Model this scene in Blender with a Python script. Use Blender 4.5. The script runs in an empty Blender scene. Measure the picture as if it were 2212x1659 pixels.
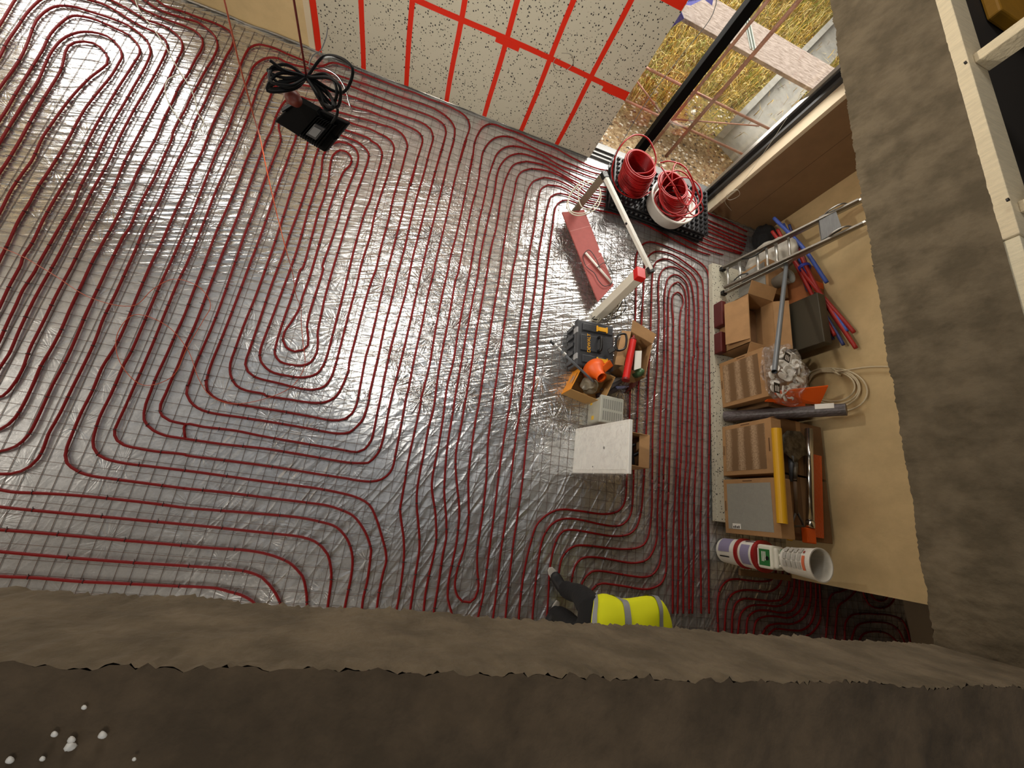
import bpy, bmesh, math, random
import numpy as np
from mathutils import Vector, Matrix

random.seed(7)
C = bpy.context.scene.collection
SC = bpy.context.scene

# ------------------------------------------------------------------ camera
H = 3.7                      # camera height over the screed floor (m)
F = 885.0                    # focal length in pixels of the 2212 x 1659 frame
PX, PY = 1106.0, 829.5
RM = np.array([[0.9436839977828198, 0.1254841631965433, 0.3061278117314697],
               [0.20734695402691417, -0.945339451988576, -0.25167550768737756],
               [0.2578134073014738, 0.3009768185438901, -0.918120472331819]])   # world -> camera (x right, y down, z forward)
cam = bpy.data.cameras.new('camera')
cam.sensor_fit = 'HORIZONTAL'; cam.sensor_width = 36.0
cam.lens = 36.0 * F / 2212.0
cam.clip_start = 0.02; cam.clip_end = 100
cam_o = bpy.data.objects.new('camera', cam); C.objects.link(cam_o)
cx, cy, cz = Vector(RM[0]), Vector(-RM[1]), Vector(-RM[2])
mm = Matrix((cx, cy, cz)).transposed().to_4x4()
mm.translation = Vector((0, 0, H))
cam_o.matrix_world = mm
SC.camera = cam_o

SC.view_settings.view_transform = 'Standard'
SC.view_settings.look = 'None'
SC.view_settings.gamma = 1.0
SC.view_settings.use_curve_mapping = False
SC.view_settings.exposure = 0.0

# ------------------------------------------------------------------ world + lights
w = bpy.data.worlds.new('sky'); SC.world = w; w.use_nodes = True
bg = w.node_tree.nodes['Background']
bg.inputs[0].default_value = (0.92, 0.95, 1.0, 1); bg.inputs[1].default_value = 0.33

def area(name, loc, target, sx, sy, power, col=(1, 1, 1), spread=None):
    l = bpy.data.lights.new(name, 'AREA'); l.shape = 'RECTANGLE'; l.size = sx; l.size_y = sy
    l.energy = power; l.color = col
    if spread: l.spread = spread
    o = bpy.data.objects.new(name, l); C.objects.link(o); o.location = loc
    o.rotation_euler = (Vector(target) - Vector(loc)).to_track_quat('-Z', 'Y').to_euler()
    return o
# daylight through the openings of the building
area('daylight_left_window', (-4.0, 4.50, 1.45), (-3.2, 0.0, 0.3), 1.7, 2.0, 60, (1.0, 0.97, 0.93))
area('daylight_upper_window', (-0.35, 4.45, 4.35), (0.0, 0.5, 0.6), 1.5, 1.3, 60, (1.0, 0.97, 0.93))
area('daylight_yard', (3.6, 8.8, 5.2), (3.2, 5.6, 0.0), 4.5, 3.0, 800, (1.0, 0.95, 0.86))
area('daylight_main_window', (2.55, 4.75, 1.45), (1.5, 1.6, 0.0), 1.7, 1.9, 60, (1.0, 0.96, 0.90))
# unseen fill light added to brighten the slab top and stud plate
def lamp(name, loc, r, power, col):
    l = bpy.data.lights.new(name, 'POINT'); l.shadow_soft_size = r; l.energy = power; l.color = col
    o = bpy.data.objects.new(name, l); C.objects.link(o); o.location = loc; return o
lamp('upper_fill_light', (0.2, -0.9, 5.2), 0.25, 30, (1.0, 0.92, 0.80))
area('ground_floor_fill', (-1.2, -2.9, 1.7), (-0.2, 0.6, 0.6), 1.8, 1.0, 30, (1.0, 0.93, 0.84))  # added fill, unseen, brightens the room under the slab
area('ground_floor_fill', (-4.9, 0.2, 1.8), (0.5, 0.3, 0.5), 1.6, 1.2, 28, (1.0, 0.94, 0.86))  # second added fill, unseen, coming from the left side

# ------------------------------------------------------------------ pixel <-> place
def ray(x, y): return RM.T @ np.array([x - PX, y - PY, F])
def G(x, y, z=0.0):
    v = ray(x, y); t = (H - z) / -v[2]; return Vector((v[0] * t, v[1] * t, z))
def onX(x, y, X):
    v = ray(x, y); t = X / v[0]; return Vector((X, v[1] * t, H + v[2] * t))
def onY(x, y, Y):
    v = ray(x, y); t = Y / v[1]; return Vector((v[0] * t, Y, H + v[2] * t))
def at(x, y, Z):
    v = ray(x, y) / F * Z; return Vector((v[0], v[1], H + v[2]))
def onP(x, y, p0, n):
    v = Vector(ray(x, y)); p0 = Vector(p0); n = Vector(n)
    t = (p0 - Vector((0, 0, H))).dot(n) / v.dot(n); return v * t + Vector((0, 0, H))

# ------------------------------------------------------------------ materials
def lin(c):
    return tuple(((v / 255) / 12.92 if v / 255 <= 0.04045 else ((v / 255 + 0.055) / 1.055) ** 2.4) for v in c) + (1,)
MATS = {}
def mat(name, rgb, rough=0.6, metal=0.0, var=0.0, vscale=8.0, bump=0.0, bscale=40.0, rgb2=None, spec=None, alpha=None, trans=0.0, coat=0.0, stretch=None):
    if name in MATS: return MATS[name]
    m = bpy.data.materials.new(name); m.use_nodes = True; nt = m.node_tree; N = nt.nodes; L = nt.links
    b = N['Principled BSDF']
    b.inputs['Base Color'].default_value = lin(rgb); b.inputs['Roughness'].default_value = rough
    b.inputs['Metallic'].default_value = metal
    if spec is not None: b.inputs['Specular IOR Level'].default_value = spec
    if trans: b.inputs['Transmission Weight'].default_value = trans
    if coat: b.inputs['Coat Weight'].default_value = coat
    if alpha is not None: b.inputs['Alpha'].default_value = alpha
    tc = N.new('ShaderNodeTexCoord'); mp = N.new('ShaderNodeMapping'); L.new(tc.outputs['Object'], mp.inputs[0])
    if stretch: mp.inputs['Scale'].default_value = stretch
    if var or rgb2:
        n = N.new('ShaderNodeTexNoise'); n.inputs['Scale'].default_value = vscale; n.inputs['Detail'].default_value = 6
        n.inputs['Roughness'].default_value = 0.62
        L.new(mp.outputs[0], n.inputs['Vector'])
        cr = N.new('ShaderNodeValToRGB'); L.new(n.outputs['Fac'], cr.inputs[0])
        a = lin(rgb); bcol = lin(rgb2) if rgb2 else tuple(max(0, v * (1 - var)) for v in a[:3]) + (1,)
        cr.color_ramp.elements[0].position = 0.38; cr.color_ramp.elements[1].position = 0.62
        cr.color_ramp.elements[0].color = bcol; cr.color_ramp.elements[1].color = a
        L.new(cr.outputs[0], b.inputs['Base Color'])
    if bump:
        n2 = N.new('ShaderNodeTexNoise'); n2.inputs['Scale'].default_value = bscale; n2.inputs['Detail'].default_value = 5
        L.new(mp.outputs[0], n2.inputs['Vector'])
        bp = N.new('ShaderNodeBump'); bp.inputs['Strength'].default_value = bump; bp.inputs['Distance'].default_value = 0.01
        L.new(n2.outputs['Fac'], bp.inputs['Height']); L.new(bp.outputs[0], b.inputs['Normal'])
    MATS[name] = m
    return m

def foil_material():
    m = bpy.data.materials.new('aluminium_foil'); m.use_nodes = True; nt = m.node_tree; N = nt.nodes; L = nt.links
    b = N['Principled BSDF']; b.inputs['Metallic'].default_value = 0.9
    geo = N.new('ShaderNodeNewGeometry')
    sep = N.new('ShaderNodeSeparateXYZ'); L.new(geo.outputs['Position'], sep.inputs[0])
    def noise(scale, detail=3, dist=0.0, vec=None, rough=0.5):
        n = N.new('ShaderNodeTexNoise'); n.inputs['Scale'].default_value = scale; n.inputs['Detail'].default_value = detail
        n.inputs['Distortion'].default_value = dist; n.inputs['Roughness'].default_value = rough
        L.new(vec or geo.outputs['Position'], n.inputs['Vector']); return n
    def math_(op, a, b_=None, clamp=False):
        n = N.new('ShaderNodeMath'); n.operation = op; n.use_clamp = clamp
        for i, v in enumerate((a, b_)):
            if v is None: continue
            if isinstance(v, (int, float)): n.inputs[i].default_value = v
            else: L.new(v, n.inputs[i])
        return n.outputs[0]
    def mapr(v, a, b_, c=0.0, d=1.0):
        n = N.new('ShaderNodeMapRange'); n.interpolation_type = 'SMOOTHSTEP'
        L.new(v, n.inputs[0])
        for i, k in enumerate((a, b_, c, d)): n.inputs[i + 1].default_value = k
        return n.outputs[0]
    def ridged(n_out):       # 1 on the crease lines
        a = math_('SUBTRACT', n_out, 0.5); a = math_('ABSOLUTE', a); a = math_('MULTIPLY', a, 5.0, True)
        return math_('SUBTRACT', 1.0, a)
    X, Y = sep.outputs[0], sep.outputs[1]
    # pulled creases: long, thin ridges in a few directions
    def crease(lx, ly, ang_, dist, det=2.0):
        mp = N.new('ShaderNodeMapping'); mp.vector_type = 'TEXTURE'; mp.inputs['Scale'].default_value = (lx, ly, 1); mp.inputs['Rotation'].default_value = (0, 0, math.radians(ang_))
        L.new(geo.outputs['Position'], mp.inputs[0])
        return ridged(noise(1.0, det, dist, mp.outputs[0]).outputs['Fac'])
    c1 = crease(0.42, 0.052, 20, 0.35, 1.0)
    c2 = crease(0.26, 0.060, -38, 0.6, 1.0)
    c3 = crease(0.40, 0.090, 62, 0.4, 1.0)
    # stars of folds round the tied points
    def star(scale, k):
        vo = N.new('ShaderNodeTexVoronoi'); vo.voronoi_dimensions = '2D'; vo.inputs['Scale'].default_value = scale; L.new(geo.outputs['Position'], vo.inputs['Vector'])
        sc = N.new('ShaderNodeVectorMath'); sc.operation = 'SCALE'; sc.inputs['Scale'].default_value = scale if bpy.app.version < (2, 80) else 1.0; L.new(geo.outputs['Position'], sc.inputs[0])
        sb = N.new('ShaderNodeVectorMath'); sb.operation = 'SUBTRACT'; L.new(sc.outputs[0], sb.inputs[0]); L.new(vo.outputs['Position'], sb.inputs[1])
        nr = N.new('ShaderNodeVectorMath'); nr.operation = 'NORMALIZE'; L.new(sb.outputs[0], nr.inputs[0])
        s2 = N.new('ShaderNodeVectorMath'); s2.operation = 'SCALE'; s2.inputs['Scale'].default_value = k; L.new(nr.outputs[0], s2.inputs[0])
        ad = N.new('ShaderNodeVectorMath'); ad.operation = 'ADD'; L.new(s2.outputs[0], ad.inputs[0]); L.new(vo.outputs['Position'], ad.inputs[1])
        # keep x, y of the direction and a cell number as z
        sp = N.new('ShaderNodeSeparateXYZ'); L.new(s2.outputs[0], sp.inputs[0]); cz_ = N.new('ShaderNodeSeparateColor'); L.new(vo.outputs['Color'], cz_.inputs[0])
        cb_ = N.new('ShaderNodeCombineXYZ'); L.new(sp.outputs[0], cb_.inputs[0]); L.new(sp.outputs[1], cb_.inputs[1]); L.new(math_('MULTIPLY', cz_.outputs[0], 37.0), cb_.inputs[2])
        r_ = ridged(noise(1.0, 1.5, 0.0, cb_.outputs[0]).outputs['Fac'])
        d_ = vo.outputs['Distance']
        return math_('MULTIPLY', r_, math_('MULTIPLY', mapr(d_, 0.0, 0.16), mapr(d_, 0.62, 0.22)))
    st1 = star(2.6, 3.0)
    st2 = star(4.3, 2.6)
    # where the foil is most crumpled
    patch = mapr(noise(0.75, 2).outputs['Fac'], 0.40, 0.62)
    mx = math_('MULTIPLY', mapr(X, -1.6, -0.2), mapr(X, 3.0, 2.4))
    my = math_('MULTIPLY', mapr(Y, 0.1, 1.0), mapr(Y, 3.9, 3.0))
    core = math_('MULTIPLY', mx, my)
    upl = math_('MULTIPLY', mapr(X, -0.4, -1.3), mapr(Y, 1.1, 1.9))
    amt1 = math_('ADD', math_('MULTIPLY', math_('MAXIMUM', core, upl), 0.9), math_('MULTIPLY', patch, 0.25))
    amt2 = math_('MULTIPLY', core, math_('ADD', 0.35, patch))
    low = math_('MULTIPLY', mapr(Y, 1.2, 0.2), mapr(X, -1.6, -0.6))
    fab = noise(55, 4, 0, None, 0.6).outputs['Fac']
    fab2 = noise(9, 4, 0.3, None, 0.6).outputs['Fac']
    h = math_('MULTIPLY', c1, math_('MULTIPLY', amt1, 0.0038))
    h = math_('ADD', h, math_('MULTIPLY', c2, math_('MULTIPLY', amt2, 0.0024)))
    h = math_('ADD', h, math_('MULTIPLY', c3, math_('MULTIPLY', math_('ADD', 0.12, low), 0.006)))
    h = math_('ADD', h, math_('MULTIPLY', st1, math_('MULTIPLY', math_('ADD', math_('MULTIPLY', core, patch), 0.15), 0.0080)))
    h = math_('ADD', h, math_('MULTIPLY', st2, math_('MULTIPLY', math_('ADD', math_('MULTIPLY', core, patch), 0.06), 0.0040)))
    h = math_('ADD', h, math_('MULTIPLY', fab, 0.0010))
    h = math_('ADD', h, math_('MULTIPLY', fab2, 0.0012))
    bp = N.new('ShaderNodeBump'); bp.inputs['Strength'].default_value = 1.0; bp.inputs['Distance'].default_value = 1.0
    L.new(h, bp.inputs['Height']); L.new(bp.outputs[0], b.inputs['Normal'])
    # dusty film over the foil
    dust = noise(14, 6, 0.2, None, 0.7).outputs['Fac']
    cr = N.new('ShaderNodeValToRGB'); L.new(dust, cr.inputs[0])
    cr.color_ramp.elements[0].position = 0.3; cr.color_ramp.elements[0].color = (0.50, 0.505, 0.50, 1)
    cr.color_ramp.elements[1].position = 0.7; cr.color_ramp.elements[1].color = (0.80, 0.81, 0.81, 1)
    L.new(cr.outputs[0], b.inputs['Base Color'])
    L.new(math_('SUBTRACT', mapr(dust, 0.3, 0.75, 0.46, 0.38), math_('MULTIPLY', math_('MAXIMUM', core, upl), 0.17)), b.inputs['Roughness'])
    MATS['foil'] = m
    return m

def speckle_material():
    m = bpy.data.materials.new('speckled_polystyrene'); m.use_nodes = True; nt = m.node_tree; N = nt.nodes; L = nt.links
    b = N['Principled BSDF']; b.inputs['Roughness'].default_value = 0.65
    tc = N.new('ShaderNodeNewGeometry')
    v = N.new('ShaderNodeTexVoronoi'); v.inputs['Scale'].default_value = 50
    n = N.new('ShaderNodeTexNoise'); n.inputs['Scale'].default_value = 30
    L.new(tc.outputs['Position'], n.inputs['Vector'])
    add = N.new('ShaderNodeVectorMath'); add.operation = 'MULTIPLY_ADD'; add.inputs[1].default_value = (0.02, 0.02, 0.02)
    L.new(n.outputs['Color'], add.inputs[0]); L.new(tc.outputs['Position'], add.inputs[2])
    L.new(add.outputs[0], v.inputs['Vector'])
    rs = N.new('ShaderNodeSeparateColor'); L.new(v.outputs['Color'], rs.inputs[0])
    thr = N.new('ShaderNodeMapRange'); L.new(rs.outputs[0], thr.inputs[0])
    thr.inputs[1].default_value = 0.12; thr.inputs[2].default_value = 1.0; thr.inputs[3].default_value = 0.0; thr.inputs[4].default_value = 0.40
    lt = N.new('ShaderNodeMath'); lt.operation = 'LESS_THAN'; L.new(v.outputs['Distance'], lt.inputs[0]); L.new(thr.outputs[0], lt.inputs[1])
    mx = N.new('ShaderNodeMix'); mx.data_type = 'RGBA'; L.new(lt.outputs[0], mx.inputs[0])
    mx.inputs[6].default_value = lin((184, 178, 158)); mx.inputs[7].default_value = lin((38, 36, 34))
    L.new(mx.outputs[2], b.inputs['Base Color'])
    MATS['speckle'] = m
    return m

def cardboard_ribbed():
    m = bpy.data.materials.new('ribbed_cardboard'); m.use_nodes = True; nt = m.node_tree; N = nt.nodes; L = nt.links
    b = N['Principled BSDF']; b.inputs['Roughness'].default_value = 0.45
    tc = N.new('ShaderNodeTexCoord')
    wv = N.new('ShaderNodeTexWave'); wv.bands_direction = 'Z'; wv.inputs['Scale'].default_value = 1.9; wv.inputs['Distortion'].default_value = 1.2
    wv.inputs['Detail'].default_value = 3
    L.new(tc.outputs['Object'], wv.inputs['Vector'])
    n = N.new('ShaderNodeTexNoise'); n.inputs['Scale'].default_value = 60; L.new(tc.outputs['Object'], n.inputs['Vector'])
    mu = N.new('ShaderNodeMath'); mu.operation = 'MULTIPLY'; L.new(wv.outputs['Fac'], mu.inputs[0]); L.new(n.outputs['Fac'], mu.inputs[1])
    cr = N.new('ShaderNodeValToRGB'); L.new(mu.outputs[0], cr.inputs[0])
    cr.color_ramp.elements[0].position = 0.15; cr.color_ramp.elements[0].color = lin((118, 90, 60))
    cr.color_ramp.elements[1].position = 0.6; cr.color_ramp.elements[1].color = lin((178, 150, 118))
    L.new(cr.outputs[0], b.inputs['Base Color'])
    MATS['ribbed'] = m
    return m

def grass_ground():
    m = bpy.data.materials.new('yard_ground'); m.use_nodes = True; nt = m.node_tree; N = nt.nodes; L = nt.links
    b = N['Principled BSDF']; b.inputs['Roughness'].default_value = 0.9
    g = N.new('ShaderNodeNewGeometry')
    n = N.new('ShaderNodeTexNoise'); n.inputs['Scale'].default_value = 22; n.inputs['Detail'].default_value = 8; n.inputs['Roughness'].default_value = 0.75
    L.new(g.outputs['Position'], n.inputs['Vector'])
    c1 = N.new('ShaderNodeValToRGB'); L.new(n.outputs['Fac'], c1.inputs[0])
    e = c1.color_ramp.elements; e[0].position = 0.32; e[0].color = lin((92, 70, 48)); e[1].position = 0.62; e[1].color = lin((214, 190, 150))
    e2 = c1.color_ramp.elements.new(0.45); e2.color = lin((158, 130, 92))
    c2 = N.new('ShaderNodeValToRGB'); L.new(n.outputs['Fac'], c2.inputs[0])
    e = c2.color_ramp.elements; e[0].position = 0.35; e[0].color = lin((52, 48, 18)); e[1].position = 0.65; e[1].color = lin((176, 150, 62))
    sp = N.new('ShaderNodeSeparateXYZ'); L.new(g.outputs['Position'], sp.inputs[0])
    n2 = N.new('ShaderNodeTexNoise'); n2.inputs['Scale'].default_value = 1.6; n2.inputs['Detail'].default_value = 4; L.new(g.outputs['Position'], n2.inputs['Vector'])
    ad = N.new('ShaderNodeMath'); ad.operation = 'MULTIPLY_ADD'; L.new(n2.outputs['Fac'], ad.inputs[0]); ad.inputs[1].default_value = 1.6; L.new(sp.outputs[1], ad.inputs[2])
    mr = N.new('ShaderNodeMapRange'); L.new(ad.outputs[0], mr.inputs[0]); mr.inputs[1].default_value = 6.3; mr.inputs[2].default_value = 7.0
    mx = N.new('ShaderNodeMix'); mx.data_type = 'RGBA'; L.new(mr.outputs[0], mx.inputs[0]); L.new(c1.outputs[0], mx.inputs[6]); L.new(c2.outputs[0], mx.inputs[7])
    L.new(mx.outputs[2], b.inputs['Base Color'])
    bp = N.new('ShaderNodeBump'); bp.inputs['Distance'].default_value = 0.03; L.new(n.outputs['Fac'], bp.inputs['Height']); L.new(bp.outputs[0], b.inputs['Normal'])
    return m

def thin_glass(name, tint=(1, 1, 1, 1), gloss=0.06, rough=0.02):
    m = bpy.data.materials.new(name); m.use_nodes = True; nt = m.node_tree; N = nt.nodes; L = nt.links
    N.remove(N['Principled BSDF']); out = N['Material Output']
    t = N.new('ShaderNodeBsdfTransparent'); t.inputs[0].default_value = tint
    g = N.new('ShaderNodeBsdfGlossy'); g.inputs['Roughness'].default_value = rough
    mx = N.new('ShaderNodeMixShader'); mx.inputs[0].default_value = gloss
    L.new(t.outputs[0], mx.inputs[1]); L.new(g.outputs[0], mx.inputs[2]); L.new(mx.outputs[0], out.inputs[0])
    return m

def film_material():      # crinkled clear wrapping film
    m = bpy.data.materials.new('clear_film'); m.use_nodes = True; nt = m.node_tree; N = nt.nodes; L = nt.links
    N.remove(N['Principled BSDF']); out = N['Material Output']
    t = N.new('ShaderNodeBsdfTransparent'); g = N.new('ShaderNodeBsdfGlossy'); g.inputs['Roughness'].default_value = 0.12
    tc = N.new('ShaderNodeTexCoord'); n = N.new('ShaderNodeTexNoise'); n.inputs['Scale'].default_value = 16; n.inputs['Detail'].default_value = 4; n.inputs['Distortion'].default_value = 1.5
    L.new(tc.outputs['Object'], n.inputs['Vector'])
    bp = N.new('ShaderNodeBump'); bp.inputs['Distance'].default_value = 0.05; L.new(n.outputs['Fac'], bp.inputs['Height']); L.new(bp.outputs[0], g.inputs['Normal'])
    cr = N.new('ShaderNodeValToRGB'); L.new(n.outputs['Fac'], cr.inputs[0])
    cr.color_ramp.elements[0].position = 0.4; cr.color_ramp.elements[0].color = (0.08, 0.08, 0.08, 1)
    cr.color_ramp.elements[1].position = 0.75; cr.color_ramp.elements[1].color = (0.34, 0.34, 0.34, 1)
    mx = N.new('ShaderNodeMixShader'); L.new(cr.outputs[0], mx.inputs[0]); L.new(t.outputs[0], mx.inputs[1]); L.new(g.outputs[0], mx.inputs[2])
    L.new(mx.outputs[0], out.inputs[0])
    return m

FOIL = foil_material(); SPECK = speckle_material(); RIB = cardboard_ribbed()
GLASS = thin_glass('window_glass'); FILM = film_material()
M_mdf = mat('beige_board', (206, 180, 132), 0.75, var=0.12, vscale=5, bump=0.1)
M_brown = mat('brown_board', (128, 98, 66), 0.7, var=0.15, vscale=3)
M_tube = mat('red_pipe', (120, 10, 11), 0.5, spec=0.25)
M_coil = mat('red_coil_pipe', (158, 12, 14), 0.36)
M_steel = mat('rusty_mesh_wire', (124, 106, 96), 0.5, metal=0.6)
M_tie = mat('black_tie', (22, 16, 16), 0.5)
M_tape = mat('red_tape', (204, 36, 6), 0.5, spec=.3)
M_conc = mat('rough_concrete', (106, 93, 72), 0.95, rgb2=(82, 71, 52), vscale=9, bump=0.9, bscale=26)
M_screed = mat('dirty_screed', (92, 76, 56), 0.95, rgb2=(70, 57, 40), vscale=7, bump=0.9, bscale=22)
M_black = mat('black_plastic', (7, 7, 8), 0.45)
M_bframe = mat('black_frame', (5, 5, 5), 0.7, spec=.1)
M_gframe = mat('grey_frame', (92, 92, 90), 0.35, metal=0.4)
M_white = mat('white_paint', (226, 222, 212), 0.5)
M_cream = mat('cream_reveal', (206, 190, 160), 0.6)
M_card = mat('cardboard', (168, 128, 84), 0.8, var=0.12, vscale=9)
M_cardd = mat('dark_cardboard', (124, 90, 56), 0.8, var=0.2, vscale=6)
M_alu = mat('aluminium', (176, 174, 168), 0.35, metal=0.9)
M_orange = mat('orange_plastic', (230, 92, 14), 0.5)
M_yellow = mat('yellow_film', (214, 160, 18), 0.45)
M_hivis = mat('hi_vis_fabric', (236, 240, 12), 0.8, bump=0.2, bscale=25)
M_reflect = mat('reflective_band', (150, 152, 152), 0.5, var=0.1)
M_trouser = mat('black_fabric', (24, 24, 25), 0.9, bump=0.4, bscale=30)
M_red = mat('red_plastic', (196, 22, 18), 0.4)
M_blue = mat('blue_conduit', (64, 88, 168), 0.5)
M_redc = mat('red_conduit', (158, 34, 26), 0.5)
M_skin = mat('skin', (196, 148, 120), 0.6)
M_cable = mat('cream_cable', (206, 190, 156), 0.5)
M_grey = mat('grey_plastic', (92, 96, 100), 0.5)
M_wood = mat('sawn_timber', (226, 210, 176), 0.8, var=0.12, vscale=14, bump=0.5, bscale=60, stretch=(1, 8, 1))
M_scaf = mat('scaffold_tube', (164, 122, 104), 0.55, metal=0.5, var=0.25, vscale=12)
M_plank = mat('weathered_plank', (158, 146, 138), 0.85, rgb2=(118, 104, 94), vscale=9, stretch=(1, 4, 1))

# ------------------------------------------------------------------ mesh helpers
class MB:
    def __init__(s): s.v = []; s.f = []; s.m = []
    def add(s, vs, fs, mi=0):
        o = len(s.v); s.v += [tuple(p) for p in vs]; s.f += [tuple(i + o for i in f) for f in fs]; s.m += [mi] * len(fs); return s
    def box(s, lo, hi, rz=0.0, mi=0, pivot=None):
        x0, y0, z0 = lo; x1, y1, z1 = hi
        vs = [Vector((x, y, z)) for z in (z0, z1) for x, y in ((x0, y0), (x1, y0), (x1, y1), (x0, y1))]
        if rz:
            c = Vector(pivot) if pivot else Vector(((x0 + x1) / 2, (y0 + y1) / 2, 0)); R = Matrix.Rotation(rz, 3, 'Z')
            vs = [R @ (p - c) + c for p in vs]
        return s.add(vs, [(0, 3, 2, 1), (4, 5, 6, 7), (0, 1, 5, 4), (1, 2, 6, 5), (2, 3, 7, 6), (3, 0, 4, 7)], mi)
    def beam(s, a, b, wd, hg, up=(0, 0, 1), mi=0):
        a = Vector(a); b = Vector(b); d = (b - a).normalized(); up = Vector(up)
        sd = d.cross(up)
        if sd.length < 1e-4: sd = d.cross(Vector((1, 0, 0)))
        sd.normalize(); u = sd.cross(d)
        vs = [p + sd * (wd / 2 * i) + u * (hg / 2 * j) for p in (a, b) for i, j in ((-1, -1), (1, -1), (1, 1), (-1, 1))]
        return s.add(vs, [(0, 1, 2, 3), (7, 6, 5, 4), (0, 4, 5, 1), (1, 5, 6, 2), (2, 6, 7, 3), (3, 7, 4, 0)], mi)
    def tube(s, pts, r, n=8, closed=False, mi=0, cap=True):
        pts = [Vector(p) for p in pts]; k = len(pts)
        if k < 2: return s
        rr = r if isinstance(r, (list, tuple)) else [r] * k
        ref = None; vs = []
        for i, p in enumerate(pts):
            if closed: d = pts[(i + 1) % k] - pts[i - 1]
            else: d = pts[min(i + 1, k - 1)] - pts[max(i - 1, 0)]
            if d.length < 1e-9: d = Vector((0, 0, 1))
            d.normalize()
            if ref is None:
                ref = d.orthogonal().normalized()
            ref = (ref - d * ref.dot(d))
            if ref.length < 1e-6: ref = d.orthogonal()
            ref.normalize(); bi = d.cross(ref)
            for j in range(n):
                a = 2 * math.pi * j / n; vs.append(p + (ref * math.cos(a) + bi * math.sin(a)) * rr[i])
        fs = []
        for i in range(k if closed else k - 1):
            i2 = (i + 1) % k
            for j in range(n): fs.append((i * n + j, i * n + (j + 1) % n, i2 * n + (j + 1) % n, i2 * n + j))
        if not closed and cap:
            fs.append(tuple(range(n))[::-1]); fs.append(tuple((k - 1) * n + j for j in range(n)))
        return s.add(vs, fs, mi)
    def lathe(s, a, axis, prof, n=32, mi=0, squash=1.0):      # prof: list of (height, radius)
        a = Vector(a); d = Vector(axis).normalized(); e = d.orthogonal().normalized()
        if abs(d.z) > 0.99: e = Vector((1, 0, 0))
        g = d.cross(e); vs = []
        for h, r in prof:
            for j in range(n):
                t = 2 * math.pi * j / n; vs.append(a + d * h + (e * math.cos(t) + g * math.sin(t) * squash) * r)
        fs = [(i * n + j, i * n + (j + 1) % n, (i + 1) * n + (j + 1) % n, (i + 1) * n + j) for i in range(len(prof) - 1) for j in range(n)]
        return s.add(vs, fs, mi)
    def quad(s, *p, mi=0): return s.add(p, [tuple(range(len(p)))], mi)
    def slab(s, pts, thick, mi=0):                             # polygon pts extruded by vector thick
        t = Vector(thick); n = len(pts); vs = [Vector(p) for p in pts] + [Vector(p) + t for p in pts]
        fs = [tuple(range(n))[::-1], tuple(range(n, 2 * n))] + [(i, (i + 1) % n, n + (i + 1) % n, n + i) for i in range(n)]
        return s.add(vs, fs, mi)
    def build(s, name, mats, parent=None, smooth=False, bevel=0.0, seg=2, origin=None):
        me = bpy.data.meshes.new(name)
        org = None
        if parent is None and s.v:
            xs = np.array(s.v); org = Vector(((xs[:, 0].min() + xs[:, 0].max()) / 2, (xs[:, 1].min() + xs[:, 1].max()) / 2, xs[:, 2].min()))
            if origin is not None: org = Vector(origin)
        elif parent is not None: org = parent.matrix_world.translation.copy() if parent.type != 'EMPTY' or True else None
        base = org if parent is None else WORG.get(parent.name, Vector((0, 0, 0)))
        me.from_pydata([tuple(Vector(v) - base) for v in s.v], [], s.f)
        if not isinstance(mats, (list, tuple)): mats = [mats]
        for m in mats: me.materials.append(m)
        if len(mats) > 1: me.polygons.foreach_set('material_index', s.m)
        bm = bmesh.new(); bm.from_mesh(me); bmesh.ops.recalc_face_normals(bm, faces=bm.faces); bm.to_mesh(me); bm.free()
        if smooth: me.polygons.foreach_set('use_smooth', [True] * len(me.polygons))
        me.update()
        o = bpy.data.objects.new(name, me); C.objects.link(o)
        if parent is None: o.location = base
        else: o.parent = parent
        WORG[o.name] = base
        if bevel:
            b = o.modifiers.new('bevel', 'BEVEL'); b.width = bevel; b.segments = seg; b.limit_method = 'ANGLE'; b.angle_limit = math.radians(40)
        return o
WORG = {}
def empty(name, loc, label=None, cat=None, group=None):
    o = bpy.data.objects.new(name, None); C.objects.link(o); o.location = loc; WORG[o.name] = Vector(loc); o.empty_display_size = 0.1
    if label: tag(o, label, cat, group)
    return o
def tag(o, label, cat, group=None, kind=None):
    o['label'] = label; o['category'] = cat
    if group: o['group'] = group
    if kind: o['kind'] = kind
    return o
def struct(o): o['kind'] = 'structure'; return o
def smooth_path(pts, step=0.04, closed=False):
    P = [Vector(p) for p in pts]; n = len(P)
    if n < 3: return P
    if closed: Q = [P[-1]] + P + [P[0], P[1]]
    else: Q = [P[0] * 2 - P[1]] + P + [P[-1] * 2 - P[-2]]
    out = []
    for i in range(1, len(Q) - 2):
        p0, p1, p2, p3 = Q[i - 1:i + 3]
        k = max(1, int((p2 - p1).length / step))
        d0 = max((p1 - p0).length, 1e-5) ** .5; d1 = max((p2 - p1).length, 1e-5) ** .5; d2 = max((p3 - p2).length, 1e-5) ** .5
        m1 = (p2 - p1) + ((p1 - p0) / d0 - (p2 - p0) / (d0 + d1)) * d1
        m2 = (p2 - p1) + ((p3 - p2) / d2 - (p3 - p1) / (d1 + d2)) * d1
        for j in range(k):
            t = j / k; a = 2 * t**3 - 3 * t**2 + 1; b = t**3 - 2 * t**2 + t; c = -2 * t**3 + 3 * t**2; d = t**3 - t**2
            out.append(p1 * a + m1 * b + p2 * c + m2 * d)
    if not closed: out.append(P[-1])
    return out
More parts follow.
